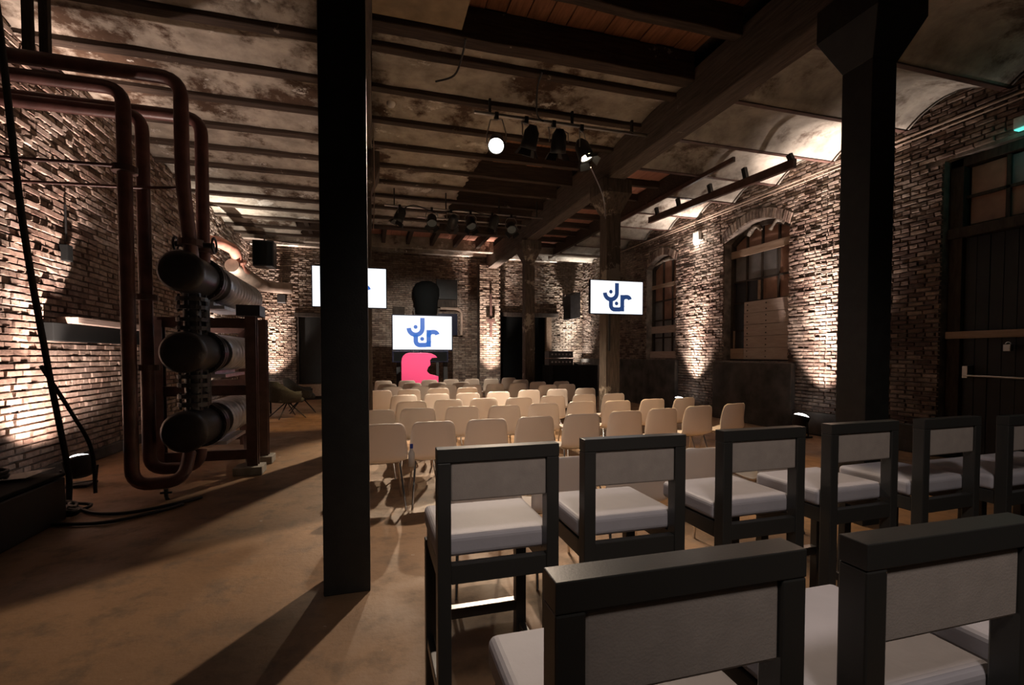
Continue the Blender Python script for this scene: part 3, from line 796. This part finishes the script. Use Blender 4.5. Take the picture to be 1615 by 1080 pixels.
# ------------------------------------------------------------------ stage lamps
def stage_lamp(pos, aim, lit, label, group, bar_z, bar_y):
    t = thing('stage_lamp', label, 'lamp', pos, 0, group)
    d = (Vector(aim)-Vector(pos)).normalized(); q = d.to_track_quat('Z', 'Y').to_matrix().to_4x4()
    MB().lathe([(0, -.30), (.05, -.30), (.075, -.26), (.10, -.22), (.108, -.06), (.112, -.005), (.104, -.005), (.10, -.03)], 18, q).build('can', M['black'], t)
    MB().lathe([(0, -.028), (.099, -.03)], 18, q).build('lens', M[lit], t)
    fl_ = MB()
    for k in range(4):
        r4 = q @ Matrix.Rotation(R(90*k+45), 4, 'Z')
        fl_.add([r4 @ Vector(v) for v in ((-.07,.105,0), (.07,.105,0), (.085,.15,.085), (-.085,.15,.085), (-.07,.108,0), (.07,.108,0), (.085,.153,.085), (-.085,.153,.085))],
                [(0,1,2,3), (7,6,5,4), (0,3,7,4), (1,5,6,2), (2,6,7,3)])
    if lit != 'lens': fl_.build('barn_door', M['black'], t)
    c_ = -d*.14; s_ = Vector((-d.y, d.x, 0)).normalized()*.13 if abs(d.z) < .99 else Vector((.13, 0, 0)); top = Vector((c_.x, bar_y-pos[1], bar_z-pos[2]-.06))
    MB().tube([c_-s_, c_-s_+Vector((0,0,.12)), top-s_*.6, top, top+s_*.6, c_+s_+Vector((0,0,.12)), c_+s_], .008, 6).build('yoke', M['steel'], t)
    MB().box(top.x-.025, top.x+.025, top.y-.03, top.y+.03, top.z, top.z+.09).build('clamp', M['black'], t)
    return t
GL = ('nearer', 'farther')
names1 = ['lit stage lamp glowing towards the camera, leftmost on the nearer bar', 'dark stage lamp beside the glowing one on the nearer bar',
          'dark stage lamp third from the left on the nearer bar', 'stage lamp lit amber and tilted right, rightmost on the nearer bar']
names2 = ['stage lamp hanging alone at the left end of the farther bar', 'second stage lamp from the left on the farther bar', 'third stage lamp from the left on the farther bar',
          'fourth stage lamp from the left on the farther bar', 'fifth stage lamp from the left on the farther bar', 'rightmost stage lamp on the farther bar by the main beam']
for i, (pos, aim, w_, c_, cone, bl) in enumerate(SPOTS):
    d = (Vector(aim)-Vector(pos)).normalized()
    near = i < 4; facing = d.y < 0
    stage_lamp(tuple(Vector(pos)-d*.02), aim, ('lens' if i == 0 else 'lens_warm' if near and facing else 'lens_off'), names1[i] if near else names2[i-4], 'stage lamps on the %s bar' % ('nearer' if near else 'farther'), 4.70 if near else 4.62, 6.42 if near else 10.62)
t = thing('lighting_bar', 'steel pipe carrying the nearer four stage lamps across the joists', 'bar', (0, 6.42, 4.70))
MB().tube([(1.35, 0, 0), (4.1, 0, .02)], .024, 10).build('pipe', M['steel'], t)
for x in (1.55, 2.75, 3.7): MB().box(x, x+.03, -.02, .02, 0, .2).build('hanger', M['black'], t)
t = thing('lighting_bar', 'steel pipe carrying the farther six stage lamps near the back wall', 'bar', (0, 10.62, 4.62))
MB().tube([(.3, 0, 0), (3.85, 0, 0)], .022, 10).build('pipe', M['steel'], t)
MB().tube([(1.0, .2, -.14), (3.5, .2, -.14)], .02, 10).build('pipe', M['steel'], t)
for x in (.5, 1.6, 2.8, 3.7): MB().box(x-.012, x+.012, -.015, .015, 0, .37).build('hanger', M['black'], t)
def cable(label, pts, r=.012, sub=6, name='cable', m_='rubber'):
    P_ = [Vector(p) for p in pts]; out = []
    for i in range(len(P_)-1):
        p0, p1, p2, p3 = P_[max(i-1, 0)], P_[i], P_[i+1], P_[min(i+2, len(P_)-1)]
        for k in range(sub):
            u = k/sub; out.append(.5*((2*p1)+(p2-p0)*u+(2*p0-5*p1+4*p2-p3)*u*u+(3*p1-p0-3*p2+p3)*u**3))
    out.append(P_[-1])
    return tag(MB().tube(out, r, 7).build(name, M[m_]), label, 'cable')
cable('black cable drooping from the joists above the glowing stage lamp', [(2.02, 5.60, 4.88), (2.06, 5.9, 4.84), (2.2, 6.3, 4.72), (2.35, 6.42, 4.70)])
cable('black cable looping down between two joists right of the black column', [(1.02, 5.3, 4.90), (1.02, 5.5, 4.84), (.98, 5.8, 4.78), (.8, 6.1, 4.84)])
cable('thin pale wire running down beside the hidden left column', [(.06, 7.5, 4.86), (.07, 7.5, 3.9), (.05, 7.5, 3.3)], .007, m_='duct')
cable('black cable between the lamps of the farther bar', [(.6, 10.6, 4.5), (.9, 10.6, 4.66), (1.4, 10.6, 4.55), (2.0, 10.6, 4.66), (2.7, 10.6, 4.54), (3.2, 10.6, 4.6)], .012)
cable('thin steel tie rod from the amber lamp to the timber column', [(3.0, 6.3, 4.1), (3.6, 7.1, 4.0), (3.98, 7.75, 3.85)], .008, m_='steel')
t = thing('smoke_detector', 'small round white detector on the plaster left of the stage lamps', 'detector', (.30, 7.1, 5.0))
MB().lathe([(0, -.05), (.045, -.05), (.06, -.02), (.06, .02)], 16).build('body', M['paper'], t)

# ------------------------------------------------------------------ floor floodlights
FLAB = {'left': 'bright floodlight on the floor by the left wall, among black cables', 'far': 'floodlight on the floor behind the pipe rack, lighting the far left wall',
        'corner': 'floodlight in the far left corner behind the armchairs', 'pier': 'floodlight at the foot of the brightly lit brick pier on the back wall',
        'booth': 'floodlight in the far right corner behind the black booth', 'wall': 'floodlight at the foot of the pier between the two arched windows', 'near': 'floodlight by the right wall left of the right black column'}
for k, (pos, aim, *_r) in UPLIGHTS.items():
    t = thing('floodlight', FLAB[k], 'light', (pos[0], pos[1], 0), 0, 'floor floodlights along the walls')
    d = (Vector(aim)-Vector(pos)).normalized(); q = Matrix.Translation((0, 0, pos[2])) @ d.to_track_quat('Z', 'Y').to_matrix().to_4x4()
    MB().lathe([(0, -.20), (.09, -.20), (.12, -.16), (.135, -.03), (.14, -.002), (.132, -.002), (.13, -.012)], 20, q).build('housing', M['black'], t)
    MB().lathe([(0, .045), (.06, .038), (.105, .015), (.131, -.012)], 20, q).build('lens', M['flood_lens'], t)
    s_ = Vector((-d.y, d.x, 0)).normalized()*.16; c_ = Vector((0, 0, pos[2]))-d*.1
    MB().tube([c_-s_, (-s_.x, -s_.y, .03), (s_.x, s_.y, .03), c_+s_], .011, 6).build('yoke', M['black'], t)
    MB().box(-.13, .13, -.12, .12, 0, .03).build('foot', M['black'], t, bevel=.005)
t = thing('wall_lamp', 'small glowing lamp high on the pier between the arched windows', 'lamp', (7.70, 10.19, 4.28))
MB().box(-.02, .07, -.11, .11, -.02, .20).build('bracket', M['paper'], t, bevel=.01); MB().lathe([(0, -.13), (.05, -.11), (.07, -.06), (.05, -.01), (0, 0)], 14).build('bulb', M['lens'], t)
l = bpy.data.lights.new('lamp_light', 'POINT'); l.energy = 12; l.color = WHITE; l.shadow_soft_size = .05; o = bpy.data.objects.new('lamp_light', l); COL.objects.link(o); o.location = (7.55, 10.19, 4.18)
t = thing('emergency_light', 'teal glowing light at the lintel of the wide dark door, right edge', 'light', (7.66, 3.93, 4.22))
MB().box(-.05, .05, -.12, .12, 0, .14).build('case', M['paper'], t, bevel=.008); MB().box(-.045, .045, -.11, .11, -.012, -.001).build('lens', M['teal'], t)
l = bpy.data.lights.new('lamp_light', 'POINT'); l.energy = .7; l.color = (.15, .9, .75); l.shadow_soft_size = .05; o = bpy.data.objects.new('lamp_light', l); COL.objects.link(o); o.location = (7.6, 3.93, 4.12)

# ------------------------------------------------------------------ pipes and pressure vessels on the left
def bend(pts, r, n_=6):
    """polyline with rounded corners of radius r"""
    P_ = [Vector(p) for p in pts]; out = [P_[0]]
    for i in range(1, len(P_)-1):
        a = (P_[i-1]-P_[i]).normalized(); b_ = (P_[i+1]-P_[i]).normalized(); s_, e_ = P_[i]+a*r, P_[i]+b_*r
        for k in range(n_+1):
            u = k/n_; out.append(s_*(1-u)**2+P_[i]*2*u*(1-u)+e_*u*u)
    return out+[P_[-1]]
def pipe(label, pts, r, bend_r=.2, flanges=()):
    t = thing('steam_pipe', label, 'pipe', pts[-1])
    o_ = Vector(pts[-1]); pp = [Vector(p)-o_ for p in pts]
    MB().tube(bend(pp, bend_r), r, 14).build('tube', M['pipe'], t)
    for (p, ax) in flanges:
        p = Vector(p)-o_; q = Matrix.Translation(p) @ Vector(ax).to_track_quat('Z', 'Y').to_matrix().to_4x4()
        MB().lathe([(r, -.03), (r*1.7, -.03), (r*1.7, .03), (r, .03)], 16, q, False).build('flange', M['pipe_dark'], t)
    return t
VX = -1.85
pipe('dark red steam pipe dropping nearest the camera, from the left wall to the floor bend', [(-3.645, 5.60, 4.02), (-2.28, 5.60, 4.02), (-2.28, 5.60, .16), (-1.86, 5.66, .16), (-1.86, 5.86, .42)], .062, .16, [((-2.28, 5.60, 3.25), (0, 0, 1))])
pipe('dark red steam pipe just behind the nearest one, joined lower down', [(-3.645, 5.92, 3.92), (-2.25, 5.92, 3.92), (-2.25, 5.92, .24), (-1.80, 5.95, .24), (-1.80, 6.0, .42)], .062, .16, [((-2.25, 5.92, 2.05), (0, 0, 1)), ((-2.25, 5.92, 1.32), (0, 0, 1))])
pipe('dark red steam pipe dropping onto the top vessel, left of its twin', [(-3.645, 5.62, 4.20), (-1.80, 5.62, 4.20), (-1.80, 5.62, 3.2), (-1.80, 5.80, 2.6), (-1.80, 5.84, 2.50)], .066, .18, [((-1.80, 5.80, 2.62), (0, 0, 1))])
pipe('dark red steam pipe dropping onto the top vessel, right of its twin', [(-3.645, 6.15, 4.06), (-1.78, 6.15, 4.06), (-1.78, 6.15, 2.48)], .066, .18, [((-1.78, 6.15, 2.62), (0, 0, 1))])
tag(MB().tube([(-3.645, 5.5, 3.22), (-2.28, 5.53, 3.26)], .018, 8).tube([(-3.645, 5.8, 3.10), (-2.25, 5.84, 3.16), (-1.8, 5.84, 3.2)], .016, 8).build('tie_rods', M['pipe']), 'pair of thin pink-lit rods from the left wall to the steam pipes', 'rod')
for k, x in enumerate((-3.06, -2.93)):
    t = thing('pipe_hanger', 'dark vertical hanger carrying the wall pipes at the top left, %s one' % ('outer' if k == 0 else 'inner'), 'hanger', (x, 5.7, 4.25))
    MB().box(-.035, .035, -.03, .03, -.02, .72).build('strap', M['darkwood'], t); MB().box(-.05, .05, -.12, .40, -.05, -.02).build('cradle', M['pipe_dark'], t)
def vessel(label, z, y0=5.62, y1=8.4):
    t = thing('pressure_vessel', label, 'vessel', (VX, y0, z)); q = Matrix.Rotation(R(-90), 4, 'X')   # local Z -> +Y
    Lh = y1-y0
    MB().lathe([(0, 0), (.13, .006), (.185, .022), (.212, .05), (.216, .09), (.208, .14), (.208, .62)], 28, q).build('end_cap', M['vessel'], t)
    fb = MB().lathe([(.19, .60), (.25, .60), (.25, .66), (.19, .66)], 28, q, False).lathe([(.19, .68), (.25, .68), (.25, .74), (.19, .74)], 28, q, False)
    for k in range(14):
        a = 2*math.pi*k/14; fb.tube([(.23*math.cos(a), .575, .23*math.sin(a)), (.23*math.cos(a), .765, .23*math.sin(a))], .013, 6)
    fb.build('flange', M['vessel'], t)
    MB().lathe([(.195, .74), (.205, .78), (.205, 1.0), (.215, 1.0), (.215, 1.05)], 28, q).build('neck', M['vessel'], t)
    prof = []; y = 1.05
    while y < Lh-.02:
        prof += [(.206, y), (.228, y+.03), (.230, y+.09), (.206, y+.12), (.204, y+.14)]; y += .145
    prof += [(.212, Lh), (0, Lh)]
    MB().lathe(prof, 28, q).build('corrugated_sleeve', M['sleeve'], t)
    MB().box(-.15, .15, .98, 1.9, -.30, -.26).box(-.03, .03, 1.0, 1.9, -.27, -.2).build('cradle', M['sleeve'], t)
    return t
vessel('topmost horizontal pressure vessel with a bright corrugated sleeve', 2.31)
vessel('middle horizontal pressure vessel with a corrugated sleeve', 1.48)
vessel('lowest horizontal pressure vessel, just above the floor', .66)
for k, (za, zb) in enumerate(((.86, 1.28), (1.68, 2.11))):
    t = thing('connecting_pipe', 'flanged dark connecting pipe between the %s vessels' % ('lower two' if k == 0 else 'upper two'), 'pipe', (VX, 5.98, za))
    MB().tube([(0, 0, -.02), (0, 0, zb-za+.02)], .085, 16).tube([(.02, .28, -.02), (.02, .28, zb-za+.02)], .07, 14).build('tube', M['vessel'], t)
    fb = MB()
    for zz in (.06, .15, zb-za-.15, zb-za-.06): fb.lathe([(.08, zz-.02), (.15, zz-.02), (.15, zz+.02), (.08, zz+.02)], 18, None, False)
    for zz in (.10, zb-za-.10):
        for j in range(8):
            a = 2*math.pi*j/8; fb.tube([(.13*math.cos(a), .13*math.sin(a), zz-.09), (.13*math.cos(a), .13*math.sin(a), zz+.09)], .012, 6)
    fb.build('flange', M['vessel'], t)
t = thing('valve', 'small valve with handwheels above the top vessel', 'valve', (-1.80, 5.98, 2.56))
MB().tube([(-.16, -.1, .06), (.2, -.1, .06)], .03, 10).lathe([(.0, .10), (.07, .10), (.07, .13), (0, .13)], 16).build('body', M['vessel'], t)
for x, r_ in ((.2, .08), (-.16, .07)): MB().tube(arc((x, -.1, .06), r_, 0, 360, 18, 'yz'), .012, 6).build('handwheel', M['vessel'], t)
t = thing('vessel_rack', 'dark steel rack of posts and crossbars carrying the three pressure vessels', 'rack', (-1.40, 6.55, 0))
def ibeam(mb, x, y, z0, z1, w=.12): return mb.box(x-w/2, x+w/2, y-.055, y-.043, z0, z1).box(x-w/2, x+w/2, y+.043, y+.055, z0, z1).box(x-.006, x+.006, y-.043, y+.043, z0, z1)
for (x, y) in ((0, 0), (0, .62), (-1.0, .05), (-1.0, 1.6), (-.45, 1.6)): ibeam(MB(), x, y, .1, 1.92 if x == 0 else 1.86).build('post', M['pipe_dark'], t)
for z in (1.84, 1.02, .23):
    MB().box(-1.06, -.05, .03, .09, z-.06, z+.06).build('crossbar', M['pipe_dark'], t, bevel=.004)
    MB().box(-1.06, -.40, 1.62, 1.68, z-.06, z+.06).build('crossbar', M['pipe_dark'], t, bevel=.004)
MB().bar((-.06, .08, .2), (-.45, 1.6, .2), .07, .08).build('crossbar', M['pipe_dark'], t); MB().box(-.16, .10, -.02, .3, 1.93, 2.06).build('bracket', M['vessel'], t)
for (x, y) in ((0, 0), (0, .62)): MB().box(x-.2, x+.12, y-.14, y+.14, 0, .10).build('footing', M['concrete'], t, bevel=.01)
t = thing('wall_shelf', 'timber ledge on the left wall behind the steam pipes', 'ledge', (-3.64, 7.9, 1.78))
MB().box(-.03, .20, -.72, 1.9, .06, .14).build('board', M['paleboard'], t, bevel=.006); MB().box(-.03, .09, -1.0, 1.9, -.16, .055).build('beam', M['cloth_black'], t, bevel=.006)
t = thing('drain_tap', 'small drain tap under the floor bend of the steam pipes', 'tap', (-2.0, 5.62, 0))
MB().tube([(0, 0, .10), (0, 0, .03), (.03, -.05, .0)], .02, 8).tube([(-.05, 0, .06), (.05, 0, .06)], .012, 6).build('body', M['vessel'], t)
# duct with orange elbow high on the far left wall
t = thing('duct_pipe', 'thick beige duct with a rusty orange elbow high on the far left wall', 'duct', (-3.3, 13.3, 3.8))
MB().tube(bend([(-.335, -.5, .30), (-.1, -.5, .30), (.08, .2, .25), (.1, .5, -.15), (.14, .9, -.2)], .16), .13, 14).build('elbow', M['rustpipe'], t)
MB().lathe([(.12, -.03), (.20, -.03), (.20, .03), (.12, .03)], 16, Matrix.Translation((.09, .42, 0)) @ Vector((0, .5, -1)).to_track_quat('Z', 'Y').to_matrix().to_4x4(), False).build('flange', M['rustpipe'], t)
MB().tube(bend([(.0, .2, -.12), (.2, 1.6, -.28), (.25, 2.6, -.3), (.75, 2.9, -.3), (1.0, 2.9, -.3)], .25), .17, 16).build('tube', M['duct'], t)
t = thing('loudspeaker', 'black loudspeaker hung high in the far left corner', 'speaker', (-2.95, 15.6, 4.0))
MB().box(-.28, .28, -.25, .25, 0, .75).build('cabinet', M['black'], t, bevel=.02); MB().box(-.25, .25, -.258, -.25, .04, .7).build('grille', M['cloth_black'], t); MB().box(-.02, .02, -.02, .02, .75, .95).build('bracket', M['steel'], t)
t = thing('junction_box', 'small black junction box on the far left back wall', 'box', (-2.72, 16.88, 3.12)); MB().box(-.12, .12, -.1, .09, 0, .26).build('case', M['black'], t, bevel=.01); MB().tube([(0, 0, .26), (.0, .02, .8)], .02, 6).build('conduit', M['duct'], t)
# cables and cases at the left
cable('thick black cable hanging from the ceiling at the left edge, outer strand', [(-2.97, 5.05, 4.9), (-2.98, 5.2, 4.13), (-2.87, 5.2, 2.6), (-2.90, 5.55, 1.3), (-2.85, 5.7, .35), (-2.8, 5.6, .05)], .026)
cable('black cable splitting off beside the thick one above the left floodlight', [(-2.93, 5.5, 1.35), (-2.84, 5.75, .9), (-2.74, 5.88, .5), (-2.7, 5.85, .05)], .018)
cable('thin black cord hanging down the left wall past the socket', [(-3.65, 6.0, 3.0), (-3.63, 6.05, 2.2), (-3.62, 6.05, 1.4), (-3.62, 6.1, .8), (-3.58, 6.0, .08)], .012)
cable('black cable snaking over the floor below the steam pipes', [(-2.7, 5.5, .02), (-2.4, 5.2, .02), (-2.1, 5.15, .02), (-1.8, 5.35, .02), (-1.65, 5.5, .02)], .016)
cable('second black floor cable curving towards the steam pipes', [(-2.9, 5.0, .02), (-2.55, 4.95, .02), (-2.2, 4.9, .02), (-1.9, 5.1, .02), (-1.75, 5.3, .02)], .016)
cable('coil of black cable lying on top of the black case at the left', [(-3.05+.17*math.cos(a*.6), 4.92+.13*math.sin(a*.6), .43+.003*a) for a in range(24)], .016, 3)
cable('tangle of black cable heaped beside the left floodlight', [(-2.72+.16*math.cos(a*.75)+.05*math.sin(a*1.9), 5.35+.18*math.sin(a*.68), .03+.008*(a % 7)) for a in range(34)], .015, 3)
t = thing('socket', 'small black socket on the left wall beside the hanging cord', 'socket', (-3.655, 6.05, 1.72)); MB().box(-.02, .04, -.05, .05, 0, .22).build('case', M['black'], t, bevel=.008); MB().box(.04, .044, -.035, .035, .13, .2).build('face', M['steel'], t)
t = thing('switch_box', 'small dark box high on the left wall beside the pipe shadow', 'box', (-3.655, 7.35, 2.62)); MB().box(-.02, .07, -.06, .06, 0, .20).build('case', M['cloth_black'], t, bevel=.008); MB().tube([(.03, 0, .24), (.03, 0, .7)], .012, 6).build('conduit', M['black'], t)
t = thing('flight_case', 'black equipment case on the floor at the left edge', 'case', (-3.02, 4.75, 0))
MB().box(-.5, .42, -.45, .42, .0, .38).build('body', M['black'], t, bevel=.015); MB().box(-.5, .42, -.45, .42, .385, .415).build('lid', M['cloth_black'], t, bevel=.01)
t = thing('paper_sheet', 'crumpled white sheet lying on the black case at the left', 'paper', (-2.85, 5.0, .425)); MB().add([(-.16, -.1, 0), (.12, -.12, .02), (.2, .12, .05), (-.1, .12, .01)], [(0, 1, 2, 3)]).build('sheet', M['paper'], t).modifiers.new('t', 'SOLIDIFY').thickness = .003
tag(MB().tube([(-2.86, 5.15, .03), (-2.75, 5.12, .035)], .03, 8).build('plug', M['redfab']), 'small red plug on the floor in front of the cable tangle', 'plug')

# ------------------------------------------------------------------ armchairs
def armchair(label, x, y, rz):
    t = thing('armchair', label, 'armchair', (x, y, 0), rz, 'armchairs by the back wall')
    NU = 18; vs = []; fs = []
    lv = [(.40, .24, .30), (.44, .29, .33), (.56, .33, .36), (.68, .35, .37), (.86, .36, .40)]
    for k, (z, rx, ry) in enumerate(lv):
        for i in range(NU+1):
            a = R(-215+250*i/NU+0)      # open at the front (+y)
            zz = z
            front = max(0, math.sin(a))
            side = abs(math.cos(a))
            if k >= 3: zz = z-(.24 if k == 4 else .06)*min(1, max(0, (math.sin(a)+.75)/.75))
            vs.append((rx*math.cos(a), ry*math.sin(a), zz))
    for k in range(len(lv)-1):
        for i in range(NU): fs.append((k*(NU+1)+i, k*(NU+1)+i+1, (k+1)*(NU+1)+i+1, (k+1)*(NU+1)+i))
    o = MB().add(vs, fs, True).build('tub_back', M['armfabric'], t); q = o.modifiers.new('t', 'SOLIDIFY'); q.thickness = .05; q.offset = 1
    MB().box(-.27, .27, -.27, .30, .36, .47).build('seat_cushion', M['armfabric'], t, bevel=.05, seg=4)
    MB().box(-.2, .2, -.03, .03, .325, .36).build('hub', M['black'], t)
    for sx in (-1, 1):
        for sy in (-1, 1): MB().tube([(sx*.05, sy*.03, .34), (sx*.33, sy*.30, .0)], [.016, .011], 7).build('leg', M['black'], t)
    return t
armchair('grey-green tub armchair nearest, on crossed black legs beside the pipe rack', -1.88, 12.2, R(-62))
armchair('grey-green tub armchair behind the nearest one, below the blacked-out opening', -1.70, 13.3, R(-80))
armchair('grey-green tub armchair mostly hidden by the black column', -.62, 13.2, R(60))
t = thing('side_table', 'low dark box left of the armchairs beside the pipe rack', 'table', (-2.62, 12.9, 0)); MB().box(-.25, .25, -.25, .25, .42, .46).build('top', M['black'], t)
for sx in (-1, 1):
    for sy in (-1, 1): MB().box(sx*.22-.02, sx*.22+.02, sy*.22-.02, sy*.22+.02, 0, .42).build('leg', M['black'], t)

# ------------------------------------------------------------------ back wall furniture, booth, rails
t = thing('hood', 'round black hood high on the back wall above the stage screen', 'hood', (1.82, 16.6, 3.0))
MB().lathe([(.30, -.25), (.36, -.1), (.40, .35), (.44, .45), (.44, .70), (.36, .86), (.2, .94), (0, .96)], 24).build('dome', M['cloth_black'], t)
MB().lathe([(.28, -.85), (.29, -.25), (.30, -.22)], 20).build('neck', M['bezel'], t)
for sx in (-1, 1): MB().tube([(sx*.40, .0, .05), (sx*.37, .1, -.5)], .02, 6).build('strut', M['steel'], t)
t = thing('recess_box', 'dark rectangular recess high on the back wall right of the hood', 'recess', (2.56, 16.86, 3.4)); MB().box(-.36, .36, -.05, .07, 0, .68).build('plate', M['doorblack'], t); MB().box(-.36, .36, -.06, .07, -.28, -.02).build('board', M['darkwood'], t)
t = thing('recess_box', 'dark lower recess on the back wall right of the stage screen', 'recess', (2.62, 16.85, 2.15)); MB().box(-.36, .30, -.03, .08, 0, .75).build('plate', M['bezel'], t); MB().tube(bend([(-.30, -.03, .92), (.44, -.03, .92), (.44, -.03, .0)], .2), .05, 10).build('frame', M['duct'], t)
t = thing('recess_box', 'small dark hatch on the back wall left of the hood', 'recess', (.94, 16.93, 2.66)); MB().box(-.22, .18, -.02, .06, 0, .44).build('plate', M['darkwood'], t, bevel=.01)
t = thing('booth', 'black draped equipment booth beside the black back doorway', 'booth', (5.05, 11.8, 0))
MB().box(-.62, .60, -.38, .38, 1.12, 1.18).build('top', M['black'], t, bevel=.01)
mb = MB(); K = 40; vs = []
per = [(-.63, -.39), (.61, -.39), (.61, .39), (-.63, .39)]
pts = []
for i in range(4):
    a, b_ = Vector(per[i]), Vector(per[(i+1) % 4])
    for k in range(14): pts.append(a.lerp(b_, k/14))
n_ = len(pts)
for z, f in ((1.19, 0), (.9, .5), (.02, 1)):
    for i, p in enumerate(pts): vs.append((p.x*(1+.018*f*math.sin(i*1.7)), p.y*(1+.03*f*math.sin(i*1.7)), z))
mb.add(vs, [(k*n_+i, k*n_+(i+1) % n_, (k+1)*n_+(i+1) % n_, (k+1)*n_+i) for k in range(2) for i in range(n_)], True); mb.build('drape', M['cloth_black'], t)
for k in range(2):
    t = thing('amplifier', '%s of the two stacked amplifiers with small knobs on the black booth' % ('lower' if k == 0 else 'upper'), 'amplifier', (4.80, 11.95, 1.181+k*.20))
    MB().box(-.34, .34, -.15, .2, .0, .175).build('case', M['black'], t, bevel=.006)
    fp = MB().box(-.32, .32, -.158, -.151, .02, .155).build('front_plate', M['vessel'], t)
    for j in range(6): MB().tube([(-.26+.10*j, -.158, .09), (-.26+.10*j, -.18, .09)], .022, 10).build('knob', M['steel'], t)
t = thing('mixer', 'low mixing desk on the right part of the black booth', 'mixer', (5.38, 11.7, 1.181)); MB().add([(-.2,-.15,0),(.2,-.15,0),(.2,.15,0),(-.2,.15,0),(-.2,-.15,.03),(.2,-.15,.03),(.2,.15,.08),(-.2,.15,.08)], [(0,3,2,1),(4,5,6,7),(0,1,5,4),(1,2,6,5),(2,3,7,6),(3,0,4,7)]).build('body', M['vessel'], t)
for j in range(5): MB().box(-.16+.08*j-.01, -.16+.08*j+.01, -.06, -.03, .045, .065).build('fader', M['paper'], t)
t = thing('wall_speaker', 'dark angled loudspeaker on the back wall in the right corner', 'speaker', (7.15, 16.6, 2.75), R(25)); MB().add([(-.28,-.2,0),(.28,-.2,.1),(.22,.2,.1),(-.22,.2,0),(-.28,-.2,.85),(.28,-.2,1.05),(.22,.2,1.05),(-.22,.2,.85)], [(0,3,2,1),(4,5,6,7),(0,1,5,4),(1,2,6,5),(2,3,7,6),(3,0,4,7)]).build('cabinet', M['vessel'], t, bevel=.01)
MB().box(-.03, .03, .2, .45, .4, .5).build('bracket', M['steel'], t)
t = thing('crane_rail', 'dark steel rail hanging below the vaults of the right aisle', 'rail', (6.3, 6, 4.45))
MB().bar((0, .0, -.04), (0, 4.05, .16), .07, .14).build('beam', M['pipe_dark'], t)
MB().bar((-.35, .9, .33), (-.35, 4.9, .33), .05, .08).build('beam', M['pipe_dark'], t)
for y, h_ in ((.05, .12), (1.0, .26), (1.9, .28), (2.9, .32), (3.7, .36)): MB().bar((0, y, .0+.04*y), (-.03, y+.03, h_), .06, .08, (0, 1, 0)).build('hanger', M['black'], t)
t = thing('wall_cross', 'dark iron wall anchor on the lit brick pier of the back wall', 'anchor', (4.05, 16.5, 2.6)); MB().box(-.04, .04, -.03, .02, -.5, 1.0).build('upright', M['pipe_dark'], t); MB().box(-.14, .14, -.05, .0, .0, .12).build('clasp', M['pipe_dark'], t)
